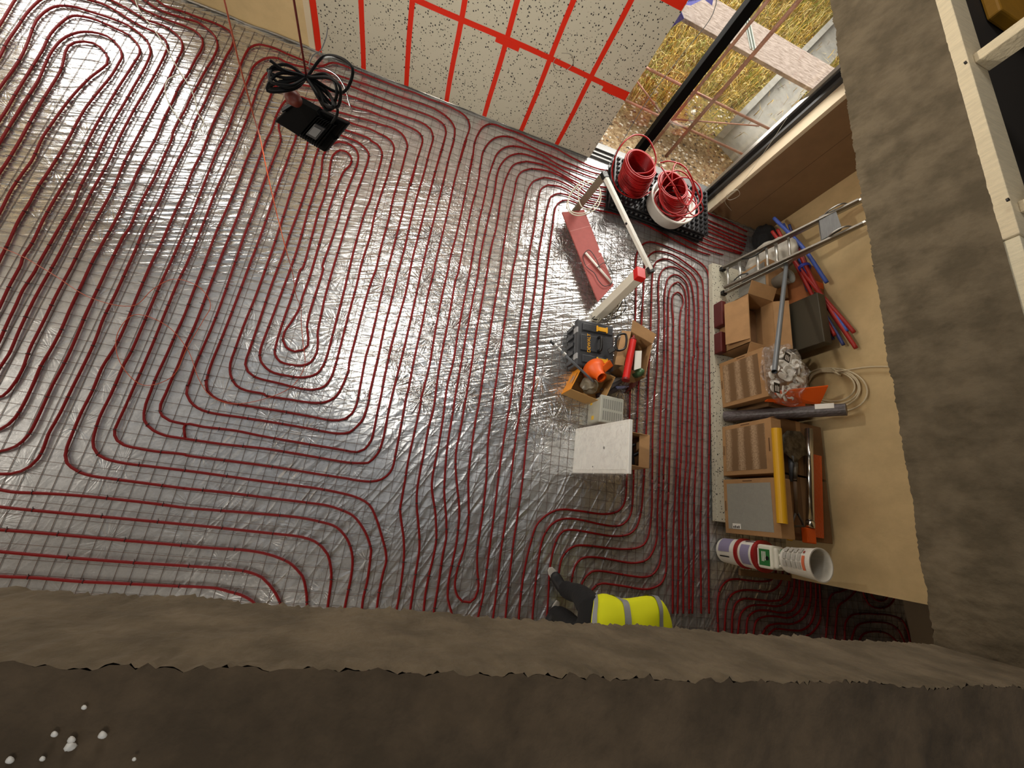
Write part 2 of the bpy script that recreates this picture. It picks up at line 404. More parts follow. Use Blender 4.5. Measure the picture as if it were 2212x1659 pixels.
def ring(c, r, n=40, z=None, ax=(1, 0, 0), ay=(0, 1, 0), wob=0.0, ph=0.0):
    c = Vector(c); ax = Vector(ax); ay = Vector(ay)
    return [c + ax * r * math.cos(t) * (1 + wob * math.sin(3 * t + ph)) + ay * r * math.sin(t) * (1 + wob * math.cos(2 * t + ph)) for t in [2 * math.pi * i / n for i in range(n)]]
def text(body, size, loc, xdir, ydir, m, parent, name='lettering', depth=0.0008):
    cu = bpy.data.curves.new(name, 'FONT'); cu.body = body; cu.size = size; cu.extrude = depth; cu.align_x = 'CENTER'; cu.align_y = 'CENTER'
    cu.materials.append(m)
    tmp = bpy.data.objects.new(name, cu); C.objects.link(tmp)
    bpy.context.view_layer.update()
    me = bpy.data.meshes.new_from_object(tmp.evaluated_get(bpy.context.evaluated_depsgraph_get()))
    bpy.data.objects.remove(tmp)
    x = Vector(xdir).normalized(); y = Vector(ydir).normalized(); z = x.cross(y)
    R = Matrix((x, y, z)).transposed().to_4x4(); R.translation = Vector(loc) - WORG[parent.name]
    me.transform(R)
    o = bpy.data.objects.new(name, me); C.objects.link(o); o.parent = parent; WORG[o.name] = WORG[parent.name]
    return o


# ------------------------------------------------------------------ the setting
YW = 4.35; XW = 4.42; YB = 4.21
fl = MB()

fl.quad((-5.2, -3.2, 0), (7.2, -3.2, 0), (7.2, 4.6, 0), (-5.2, 4.6, 0))
struct(fl.build('floor', FOIL, origin=(0, 0, 0)))

# wall on the window side: left beige board, opening of the left window, part above the main window, brown board part
b = MB()
b.box((-6.0, YW, 0), (-4.85, YW + 0.25, 3.9)); b.box((-4.85, YW, 0), (-3.1, YW + 0.25, 0.45)); b.box((-4.85, YW, 2.5), (-3.1, YW + 0.25, 3.9))
b.box((-3.1, YW, 0), (1.64, YW + 0.25, 3.7)); b.box((-6.0, YW, 3.7), (-1.1, YW + 0.25, 6)); b.box((0.4, YW, 3.7), (1.64, YW + 0.25, 6)); b.box((-1.1, YW, 5.0), (0.4, YW + 0.25, 6))
b.box((1.64, YW, 2.62), (3.5, YW + 0.25, 6))
b.box((3.5, YW, 0), (6.5, YW + 0.25, 6))
struct(b.build('wall_back', M_mdf))
b = MB(); b.box((3.5, YB, 0.0), (XW, YW - 0.001, 2.74)); struct(b.build('wall_back_right', M_brown))
b = MB(); b.box((3.45, YB + 0.0, 0), (3.5, YW + 0.14, 2.7)); struct(b.build('trim_1', M_cream, bevel=0.003))
b = MB(); b.box((3.9, YB - 0.0015, 0.02), (3.903, YB, 2.7)); struct(b.build('trim_2', mat('joint_gap', (52, 36, 24), 0.9)))
b = MB(); b.box((-1.62, YW - 0.012, 0.0), (-1.56, YW, 3.6)); struct(b.build('trim_3', M_cream))
# right wall, ending in a free edge; the dark room goes on behind it
b = MB(); b.box((XW, -0.27, 0), (XW + 0.12, YW, 2.745)); struct(b.build('wall_right', M_mdf))
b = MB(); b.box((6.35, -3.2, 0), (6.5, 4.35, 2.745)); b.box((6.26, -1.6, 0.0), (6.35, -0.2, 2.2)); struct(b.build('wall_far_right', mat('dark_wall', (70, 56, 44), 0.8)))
b = MB(); b.box((6.18, -1.5, 0.0), (6.215, -0.1, 0.25)); struct(b.build('baseboard_right', mat('pale_edge', (150, 132, 108), 0.7)))
b = MB(); b.box((-5.2, -3.35, 0), (6.5, -3.2, 2.745)); struct(b.build('wall_front', M_mdf))
b = MB(); b.box((-5.35, -3.2, 0), (-5.2, 4.6, 6)); struct(b.build('wall_left', M_mdf))
# foil turned up against the wall foot
b = MB(); n = 60
for (x0, x1) in ((-4.0, 1.62), (3.5, 4.4)):
    pts = [(x0 + (x1 - x0) * i / n, (YW if x0 < 2 else YB) - 0.012 - 0.004 * math.sin(i * 1.7), 0.012 + 0.006 * math.sin(i * 0.9)) for i in range(n + 1)]
    b.tube(pts, 0.011, 6)
struct(b.build('baseboard_back', mat('edge_foil', (176, 172, 164), 0.3, metal=0.9, bump=0.6, bscale=18), smooth=True))

# insulation boards with red tape on the wall, left of the window
SX = [-1.52, -1.072, -0.62, -0.168, 0.279, 0.735, 1.19, 1.64]
ins = empty('insulation_lining', (0.06, YW, 0)); tag(ins, 'black-flecked white insulation boards taped red, lining the wall left of the window', 'insulation')
for i in range(7):
    for z0, z1 in ((0.03, 0.895), (0.905, 1.77), (1.78, 2.64)):
        bb = MB(); bb.box((SX[i] + 0.003, YW - 0.035, z0), (SX[i + 1] - 0.003, YW - 0.001, z1)); bb.build('insulation_board', SPECK, ins)
for i, x in enumerate(SX[:-1]):
    bb = MB(); w_ = 0.024 if i else 0.03
    pts = [(x + 0.004 * math.sin(k * 1.3 + i), z) for k, z in enumerate(np.linspace(0.03, 2.62, 12))]
    for (xa, za), (xb, zb) in zip(pts, pts[1:]):
        bb.slab([(xa - w_, YW - 0.0365, za), (xa + w_, YW - 0.0365, za), (xb + w_, YW - 0.0365, zb), (xb - w_, YW - 0.0365, zb)], (0, 0.001, 0))
    bb.build('red_tape', M_tape, ins)
for z in (0.90, 1.775):
    bb = MB()
    pts = [(x, z + 0.008 * math.sin(x * 3.1)) for x in np.linspace(-1.52, 1.63, 15)]
    for (xa, za), (xb, zb) in zip(pts, pts[1:]):
        bb.slab([(xa, YW - 0.038, za - 0.026), (xb, YW - 0.038, zb - 0.026), (xb, YW - 0.038, zb + 0.026), (xa, YW - 0.038, za + 0.026)], (0, 0.001, 0))
    bb.box((0.18, YW - 0.0395, z - 0.06), (0.42, YW - 0.038, z + 0.005)); bb.box((1.35, YW - 0.0395, z - 0.075), (1.63, YW - 0.038, z + 0.02))
    bb.build('red_tape', M_tape, ins)

# main window
win = empty('window_1', (2.5, 4.5, 0)); win['kind'] = 'structure'
b = MB(); b.box((1.64, 4.36, 0.0), (3.5, 4.60, 0.035)); b.box((1.64, 4.40, 0.035), (3.5, 4.425, 0.055)); b.box((1.64, 4.47, 0.035), (3.5, 4.49, 0.06)); b.build('window_track', M_gframe, win, bevel=0.003)
b = MB(); b.box((3.40, 4.36, 0.035), (3.5, 4.40, 2.62)); b.box((3.375, 4.44, 0.035), (3.46, 4.53, 2.62)); b.box((1.64, 4.44, 2.56), (3.5, 4.53, 2.62)); b.build('window_frame', mat('dark_grey_frame', (58, 58, 58), 0.4, metal=0.3), win, bevel=0.004)
b = MB(); b.box((3.355, 4.45, 0.035), (3.375, 4.50, 2.56)); b.build('window_bead', M_alu, win)
b = MB(); b.box((2.155, 4.43, 0.035), (2.255, 4.53, 2.62)); b.build('window_mullion', M_bframe, win, bevel=0.004)
b = MB(); b.box((2.255, 4.485, 0.06), (3.375, 4.491, 2.56)); b.build('window_glass', GLASS, win)
b = MB(); b.box((1.66, 4.485, 0.06), (2.155, 4.491, 2.56)); b.build('window_glass', GLASS, win)

# ------------------------------------------------------------------ yard outside
ZG = -0.25
b = MB(); b.quad((-1, 4.6, ZG), (14, 4.6, ZG), (14, 16, ZG), (-1, 16, ZG))
o = b.build('ground', grass_ground()); struct(o)
# blades of grass
rg = random.Random(3)
def blades(n, cols, name, label, xr, yr, test):
    b = MB(); k = 0
    while k < n:
        x = rg.uniform(*xr); y = rg.uniform(*yr)
        if not test(x, y): continue
        k += 1
        cx_, cy_ = x, y
        a = rg.uniform(0, 6.28); h = rg.uniform(0.1, 0.34); ln = rg.uniform(0.05, 0.28); wd = rg.uniform(0.003, 0.007)
        d = Vector((math.cos(a), math.sin(a), 0)); s_ = Vector((-d.y, d.x, 0)) * wd
        p0 = Vector((cx_, cy_, ZG)); p1 = p0 + d * ln * 0.35 + Vector((0, 0, h * 0.75)); p2 = p0 + d * ln + Vector((0, 0, h * rg.uniform(0.5, 1.0)))
        b.add([p0 - s_, p0 + s_, p1 - s_ * .8, p1 + s_ * .8, p2], [(0, 1, 3, 2), (2, 3, 4)], rg.randrange(len(cols)))
    o = b.build(name, cols); tag(o, label, 'grass', kind='stuff'); return o
ka, kb = G(1830, 5, ZG + .35), G(1578, 262, ZG + .35)
def clump(x, y):
    dk = (kb - ka).normalized(); sd = (x - ka.x) * -dk.y + (y - ka.y) * dk.x
    if -.05 < sd < .62 and rg.random() < .93: return False
    return y > 6.3 + 0.5 * math.sin(x * 2.1) or (y > 5.9 and rg.random() < 0.12)
blades(15000, [mat('dry_grass', (224, 186, 84), 0.8), mat('dry_grass_pale', (236, 216, 150), 0.8), mat('green_grass', (134, 140, 48), 0.8), mat('olive_grass', (150, 124, 42), 0.8), mat('brown_grass', (128, 92, 44), 0.8)],
       'grass', 'dry yellow and green grass growing in the yard outside the window', (2.0, 8.6), (5.9, 11.0), clump)
b = MB()
gm = [mat('pebble_pale', (236, 230, 216), 0.8), mat('pebble_grey', (150, 140, 128), 0.9), mat('pebble_brown', (150, 116, 84), 0.9), mat('pebble_dark', (84, 74, 62), 0.9)]
for k in range(2600):
    x = rg.uniform(1.5, 5.6); y = 4.62 + 2.2 * rg.random() ** 1.3; r = rg.uniform(0.006, 0.022)
    vs = [(x + r * 1.5 * math.cos(t) * rg.uniform(.6, 1.2), y + r * math.sin(t) * rg.uniform(.6, 1.2), ZG + r * .15) for t in (0, 1.25, 2.5, 3.8, 5.0)] + [(x, y, ZG + r * .9)]
    b.add(vs, [(0, 1, 5), (1, 2, 5), (2, 3, 5), (3, 4, 5), (4, 0, 5)], rg.choice((0, 0, 1, 2, 2, 3)))
tag(b.build('gravel', gm), 'pale gravel and rubble covering the soil close to the window', 'gravel', kind='stuff')
# white scraps lying outside
for k, (px, py, s_, lab) in enumerate(((1417, 202, 0.05, 'small white scrap lying left of the black mullion outside'), (1368, 228, 0.045, 'round white scrap on the gravel near the insulation boards'),
                                  (1497, 243, 0.06, 'crumpled white scrap on the grass between the scaffold poles'), (1658, 270, 0.11, 'white polystyrene lump beside the right window frame, upper one'),
                                  (1640, 292, 0.12, 'white crumpled sheet beside the right window frame, lower one'), (1568, 293, 0.04, 'tiny white scrap on the gravel right of the thick scaffold pole'))):
    p = G(px, py, ZG); b = MB()
    vs = [p + Vector((s_ * math.cos(t) * rg.uniform(.6, 1.2), s_ * math.sin(t) * rg.uniform(.6, 1.2), 0.002)) for t in [i * 2 * math.pi / 7 for i in range(7)]]
    vs2 = [v * 0.6 + p * 0.4 + Vector((0, 0, s_ * rg.uniform(.3, .7))) for v in vs]; top = p + Vector((0, 0, s_ * .6))
    b.add(vs + vs2 + [top], [(i, (i + 1) % 7, 7 + (i + 1) % 7, 7 + i) for i in range(7)] + [(7 + i, 7 + (i + 1) % 7, 14) for i in range(7)])
    tag(b.build('scrap', M_white), lab, 'scrap')
# concrete kerb wall
a0, a1 = G(1830, 5, ZG + .35), G(1578, 262, ZG + .35)
d = (a1 - a0).normalized(); s_ = Vector((-d.y, d.x, 0))
kc = mat('pale_concrete', (150, 148, 140), 0.9, var=0.2, vscale=6)
b = MB(); b.slab([a0 - Vector((0, 0, .35)), a1 - Vector((0, 0, .35)), a1 + s_ * .10 - Vector((0, 0, .35)), a0 + s_ * .10 - Vector((0, 0, .35))], (0, 0, .35))
b.slab([a0 + s_ * .10 - Vector((0, 0, .35)), a1 + s_ * .10 - Vector((0, 0, .35)), a1 + s_ * .6 - Vector((0, 0, .35)), a0 + s_ * .6 - Vector((0, 0, .35))], (0, 0, .1))
tag(b.build('concrete_kerb', kc), 'long grey concrete kerb running through the grass outside', 'kerb')
# scaffold
pl = empty('scaffold_plank', G(1620, 80, 0.9)); tag(pl, 'broad weathered scaffold plank crossing outside the window', 'plank')
q = [G(1430, 12, 0.9), G(1770, 200, 0.9), G(1822, 158, 0.9), G(1500, -30, 0.9)]
b = MB(); b.slab([p - Vector((0, 0, .045)) for p in q], (0, 0, .045)); b.build('board', M_plank, pl, bevel=0.004)
b = MB(); e0 = G(1612, 40, 0.903); e1 = G(1626, 108, 0.903)
b.beam(e0, e1, 0.09, 0.006); b.beam(e0 + Vector((-.02, 0, .01)), e1 + Vector((-.02, 0, .01)), .015, .02); b.beam(e0 + Vector((.03, 0, .01)), e1 + Vector((.03, 0, .01)), .015, .02)
b.build('metal_cleat', mat('galvanised', (170, 176, 170), 0.4, metal=0.7), pl)
YP = 5.2
def pole(a, c, r, lab):
    b = MB(); b.tube([a, c], r, 12); return tag(b.build('scaffold_tube', M_scaf, smooth=True), lab, 'scaffold tube')
pole((2.96, YP, ZG), (2.96, YP, 2.9), 0.024, 'thick upright scaffold tube outside, right of the black mullion')
pole((2.70, YP + .05, ZG), (2.72, YP + .05, 2.9), 0.020, 'upright scaffold tube showing just right of the black mullion')
pole(onY(1385, 141, 5.3), onY(1665, 280, 5.3), 0.016, 'upper horizontal rusty scaffold tube outside the window')
pole(onY(1345, 214, 5.3), onY(1607, 334, 5.3), 0.016, 'lower horizontal rusty scaffold tube outside the window')
pole(onY(1370, 168, 5.34), onY(1432, 250, 5.34), 0.011, 'thin diagonal brace outside, left of the black mullion')
pole(onY(1450, 257, 5.34), onY(1640, 272, 5.34), 0.009, 'thin brace outside running level across the right pane')
p = onY(1500, 5, 5.8)
b = MB()
tp = [onY(1462, 8, 5.8), onY(1478, 40, 5.75), onY(1447, 62, 5.8), onY(1440, 70, 5.82), onY(1455, -20, 5.9), onY(1545, -20, 5.9), onY(1538, 12, 5.78), onY(1520, -2, 5.84), onY(1492, 12, 5.75)]
b.slab([tp[4], tp[0], tp[8], tp[7], tp[6], tp[5]], (0, .004, 0)); b.slab([tp[0], tp[1], tp[2], tp[3], tp[4]], (0, .004, 0))
tag(b.build('tarpaulin', mat('blue_tarp', (60, 62, 150), 0.6)), 'torn blue tarpaulin scrap outside at the top corner of the window', 'tarpaulin')

# ------------------------------------------------------------------ upper floor slab (two sides of the opening)
def rough(a, s): return s * (math.sin(a * 7.3) * .4 + math.sin(a * 17.1 + 1) * .3 + math.sin(a * 41.7 + 2) * .2 + random.uniform(-.35, .35))
Y0, X0, ZB, ZT = -0.214, 1.70, 2.75, 3.068
from mathutils import noise as nz
def disp(p, amp, sc):
    v = Vector(p) * sc
    return Vector((nz.noise(v), nz.noise(v + Vector((9, 3, 1))), nz.noise(v + Vector((2, 7, 5))))) * amp
sl = MB()
def strip(fn, un, vn):          # grid surface from fn(u, v)
    vs = [fn(i / un, j / vn) for i in range(un + 1) for j in range(vn + 1)]
    sl.add(vs, [(i * (vn + 1) + j, (i + 1) * (vn + 1) + j, (i + 1) * (vn + 1) + j + 1, i * (vn + 1) + j + 1) for i in range(un) for j in range(vn)])
def edge(u, s): return Vector((0, 0, 0)) + Vector((0, 1, 0)) * (nz.noise(Vector((u * 5, s, 0))) * .005 + nz.noise(Vector((u * 45, s, 3))) * .004 + nz.noise(Vector((u * 130, s, 5))) * .005)
def front_face(u, v):
    x = -3.6 + u * (X0 + 3.6); p = Vector((x, Y0, ZB + (ZT - ZB) * v))
    e = edge(x, 0) * (1 - v) ** 6 * 1.2 + edge(x, 7) * v ** 6 * 1.6
    return p + e + disp(p, .004, 14) + disp(p, .003, 60)
def top_face(u, v):
    x = -3.6 + u * (X0 + .12 + 3.6); p = Vector((x, Y0 - v * 1.2, ZT)); e = edge(x, 7) * (1 - v) ** 6 * 1.6
    k = min(1, v * 12)
    return p + e + (disp(p, .004, 14) + disp(p, .003, 60)) * (1 - k) + (disp(p, .012, 7) + disp(p, .006, 35)) * k
strip(front_face, 900, 24); 
o = sl.build('ceiling', M_conc, smooth=True); struct(o)
sl = MB(); strip(top_face, 600, 110); o = sl.build('floor_upper', M_screed, smooth=True); struct(o)
sl = MB()
def side_face(u, v):
    y = Y0 - .02 + u * (YW + .3 - Y0); p = Vector((X0 + .095 * v, y, ZB + (ZT - ZB) * v))
    e = (nz.noise(Vector((y * 5, 2, 0))) * .008 + nz.noise(Vector((y * 45, 2, 3))) * .006 + nz.noise(Vector((y * 130, 2, 5))) * .007) * (1 - v) ** 6
    return p + Vector((e, 0, 0)) + (disp(p, .007, 12) + disp(p, .004, 60)) * (1 - v ** 5 * .9)
strip(side_face, 700, 24); o = sl.build('ceiling_right', M_conc, smooth=True); struct(o)
# bodies of the slab behind the rough skins
b = MB(); b.box((-5.3, -3.3, ZB + .005), (X0 + .06, Y0 - .03, ZT - .03)); b.box((X0 + .015, -3.3, ZB + .008), (X0 + .13, YW, ZB + .02)); b.box((X0 + .125, -3.3, ZB + .005), (7, YW + .0, ZT - .02)); struct(b.build('ceiling_core', M_conc))
b = MB(); b.box((X0 + .105, -3.3, ZT - .02), (7, YW, ZT - .012)); struct(b.build('floor_upper_right', mat('shade_dark_deck', (30, 23, 16), .9)))  # near-black colour stands for the shade between the studs
# stud wall standing on the slab edge
st = empty('stud_wall', (1.85, 1.5, ZT)); tag(st, 'sawn timber stud wall standing on the concrete edge at the right', 'stud wall')
yj = G(2120, 462, ZT + .04).y
b = MB(); b.slab([(1.795, yj, ZT - .01), (1.915, yj - .02, ZT - .01), (1.915, YW - .03, ZT - .01), (1.795, YW - .03, ZT - .01)], (0, 0, .05)); b.build('bottom_plate', M_wood, st, bevel=.003)
b = MB(); b.slab([(1.800, -1.4, ZT - .01), (1.920, -1.4, ZT - .01), (1.920, yj - .024, ZT - .01), (1.800, yj - .004, ZT - .01)], (0, 0, .046)); b.build('bottom_plate', mat('pale_timber', (232, 220, 188), .8, var=.1, vscale=16, bump=.5, bscale=70, stretch=(1, 8, 1)), st, bevel=.003)
for px, py in ((2112, 132), (2186, 440)):
    q = G(px, py, ZT + .04)
    b = MB(); b.box((1.835, q.y - .0225, ZT + .04), (1.918, q.y + .0225, ZT + 1.5)); b.build('stud', M_wood, st, bevel=.003)
for px, py in ((2085, 136), (2176, 432)):
    q = G(px, py, ZT + .04); b = MB(); b.lathe(q - Vector((0, 0, .002)), (0, 0, 1), [(0, .0), (0, .006), (.006, .006), (.006, 0)], 10); b.build('screw', M_black, st)
b = MB(); b.box((2.0, -3.2, ZT + 1.55), (7, YW, ZT + 1.65)); b.box((6.5, -3.2, ZT), (6.6, YW, ZT + 1.6)); b.box((1.82, -3.3, ZT), (7, -3.2, ZT + 1.6)); struct(b.build('wall_light_blocker', mat('dark_blocker', (92, 66, 40), .8, var=.3, vscale=2)))  # unseen roof and walls added to keep sky light out of the upper room
b = MB(); b.box((2.2, 2.42, ZT - .01), (2.95, 3.3, ZT + .04)); tag(b.build('yellow_board', mat('yellow_board', (186, 132, 20), .7, var=.3, vscale=3), bevel=.01), 'dim yellow board lying on the dark upper floor behind the studs', 'boards')
# crumbs of mortar on the upper floor
for k, (px, py, r, lab) in enumerate(((152, 1612, .011, 'largest white mortar crumb on the dusty slab'), (155, 1598, .007, 'white mortar crumb touching the largest crumb'), (222, 1588, .008, 'white mortar crumb right of the largest crumb'),
                                 (118, 1586, .006, 'white mortar crumb left of the largest crumb'), (182, 1528, .005, 'white mortar crumb highest up on the dusty slab'), (22, 1642, .007, 'white mortar crumb at the bottom left corner'),
                                 (92, 1639, .005, 'white mortar crumb between the corner crumb and the largest'), (290, 1640, .004, 'white mortar crumb furthest right on the dusty slab'))):
    p = G(px, py, ZT + .004); b = MB()
    me = bmesh.new(); bmesh.ops.create_icosphere(me, subdivisions=2, radius=r * .42)
    for v in me.verts: v.co += disp(v.co, r * .25, 200)
    b.add([tuple(v.co + p) for v in me.verts], [tuple(v.index for v in f.verts) for f in me.faces]); me.free()
    tag(b.build('mortar_crumb', M_white, smooth=True), lab, 'crumb')

# ------------------------------------------------------------------ floor heating pipes
CR = {'a': (0, 0, 3.1725), 'b': (400, 0, 3.1725), 'c': (400, 300, 3.1725), 'd': (0, 570, 3.1725), 'e': (400, 560, 3.1725), 'f': (800, 300, 3.1725),
      'g': (800, 580, 3.1725), 'h': (740, 860, 3.1725), 'k': (1100, 200, 3.1725), 'q': (0, 300, 5.53), 'o': (0, 850, 5.53), 'p': (400, 800, 5.53),
      'u': (400, 1000, 5.53), 't': (1200, 1000, 5.53), 'v': (800, 100, 5.53), 'D': (740, 900, 3.318), 'C': (0, 1100, 2.967),
      'r': (1300, 480, 3.1725), 's': (1300, 750, 3.1725), 'n': (1500, 1180, 2.54), 'z': (1480, 400, 6.345)}
def P(spec):
    """'a 12,34 56,78 b 1,2' -> floor points of a pipe seen in crops of the photograph"""
    out = []; cur = None
    for tok in spec.split():
        if tok in CR: cur = CR[tok]; continue
        x, y = map(float, tok.split(',')); out.append((cur[0] + x / cur[2], cur[1] + y / cur[2]))
    return out
ZP, RP = 0.0165, 0.0095
def world(px): return [G(x, y, ZP) for x, y in px]
tie_me = None
def tie_mesh():
    b = MB(); b.tube([(0, .0115 * math.cos(t), .0115 * math.sin(t)) for t in [i * math.pi / 5 for i in range(10)]], .0022, 5, closed=True)
    b.tube([(0, .010, .006), (.0, .024, .012)], .002, 4)
    me = bpy.data.meshes.new('cable_tie'); me.from_pydata(b.v, [], b.f); me.materials.append(M_tie); return me
TIE = tie_mesh()
def make_pipe(strands, label, gap=0.30):
    w0 = world(P(strands[0]))[0]; root = empty('heating_pipe', Vector((w0.x, w0.y, 0)), label, 'heating pipe')
    b = MB(); ties = []
    for s in strands:
        pts = smooth_path(world(P(s)), 0.035)
        b.tube(pts, RP, 8)
        acc = random.uniform(0.05, gap)
        for p0, p1 in zip(pts, pts[1:]):
            acc -= (p1 - p0).length
            if acc < 0:
                ties.append((p0, math.atan2((p1 - p0).y, (p1 - p0).x))); acc = gap * random.uniform(.75, 1.3)
    b.build('pipe', M_tube, root, smooth=True)
    random.Random(4).shuffle(ties)
    ties.sort(key=lambda t: (t[0].length > 3.6))
    for p, a in ties[:100]:
        o = bpy.data.objects.new('cable_tie', TIE); C.objects.link(o); o.parent = root; o.location = p - WORG[root.name]; o.rotation_euler = (0, 0, a)
    if len(ties) > 100:
        b = MB()
        for p, a in ties[100:]:
            R = Matrix.Rotation(a, 3, 'Z'); b.add([R @ v.co + p for v in TIE.vertices], [tuple(f.vertices) for f in TIE.polygons])
        o = b.build('cable_ties', M_tie, root); o['kind'] = 'stuff'
    return root
# spiral in the upper left corner
make_pipe([
 'q -200,700 0,400 100,250 250,0 a 150,940 220,810 290,690 395,520 420,470 438,400 450,350 470,315 510,292 580,285 640,295 690,325 725,365 738,400 733,440 705,465 620,530 530,620 470,690 410,770 350,855 290,945 q 420,180 380,260 270,410 130,620 20,840 -100,1060',
 'q -150,260 25,0 a 20,940 145,735 200,650 265,545 310,440 350,360 420,275 490,235 580,217 675,228 735,248 780,280 815,320 830,350 835,390 815,430 765,515 680,620 590,735 530,835 475,940 q 730,150 620,330 440,600 355,760 220,980 100,1240 0,1440 -80,1620',
 'a -60,930 0,820 40,760 100,655 170,540 290,345 345,235 425,150 465,120 500,108 570,113 640,130 770,185 890,245 925,280 950,315 958,360 910,445 810,600 730,735 660,855 610,950 q 970,190 800,480 720,610 620,780 510,980 380,1250 270,1420 d 145,0 60,160 0,290 -70,430',
 'a -60,690 0,600 80,490 130,415 160,360 190,290 230,180 250,140 275,110 330,65 400,40 500,45 620,80 745,120 870,170 940,215 1005,275 1025,315 1032,355 1005,435 910,605 850,710 790,810 715,950 q 1160,190 1060,380 945,600 870,780 760,970 680,1110 560,1320 d 265,0 240,50 150,190 115,270 55,395 0,520 -60,640',
 'a -60,470 0,385 45,295 130,170 180,95 230,40 290,-10 380,-40 500,-30 610,0 700,25 805,80 890,135 970,180 1080,230 1130,270 1148,310 1135,360 1055,520 985,640 920,750 815,950 q 1330,200 1210,430 1100,620 1010,800 900,1000 785,1230 d 370,0 290,140 220,270 130,460 60,620 0,710 -60,830',
 'a -60,260 0,170 60,70 110,-10 200,-110 400,-150 600,-80 760,0 900,75 1000,135 1120,175 1190,220 1235,265 1250,310 1245,350 1220,400 1155,540 1090,660 1025,780 935,950 q 1570,110 1470,310 1380,530 1280,730 1160,940 1030,1170 930,1370 d 500,0 385,215 320,350 260,470 205,580 150,730 90,830 20,905 -60,930 -160,935',
 'a 780,-80 900,0 960,50 1070,105 1200,155 b 0,180 55,205 90,230 115,262 120,310 100,360 80,390 10,520 a 1230,590 1180,700 1120,820 1070,940 q 1750,190 1640,400 1580,540 1490,740 1425,880 1350,1030 1200,1290 d 625,0 570,120 480,310 420,450 355,575 280,700 225,830 o 270,150 180,290 100,370 0,430 -160,470',
 'a 880,-90 990,0 1090,65 b 0,128 80,150 155,200 205,250 222,310 205,370 135,490 75,600 30,680 0,750 a 1240,800 1185,910 q 2050,0 1940,250 1840,470 1730,670 1640,850 1550,1060 1480,1160 1340,1430 d 750,0 680,150 600,320 545,450 480,600 420,720 360,830 o 500,180 435,320 350,480 270,570 190,630 90,670 0,690 -160,700',
 'a 980,-60 1075,0 1130,40 b 0,85 90,120 180,150 300,210 330,260 320,320 290,370 215,520 135,700 60,850 25,950 q 2130,250 2000,520 1900,750 1800,930 1700,1130 1625,1310 d 885,0 790,210 710,370 650,530 560,720 500,840 o 720,230 660,340 580,480 520,650 450,780 360,870 250,930 120,960 0,960 -160,955',
], 'red heating pipe looping round the bright upper left part of the foil floor')
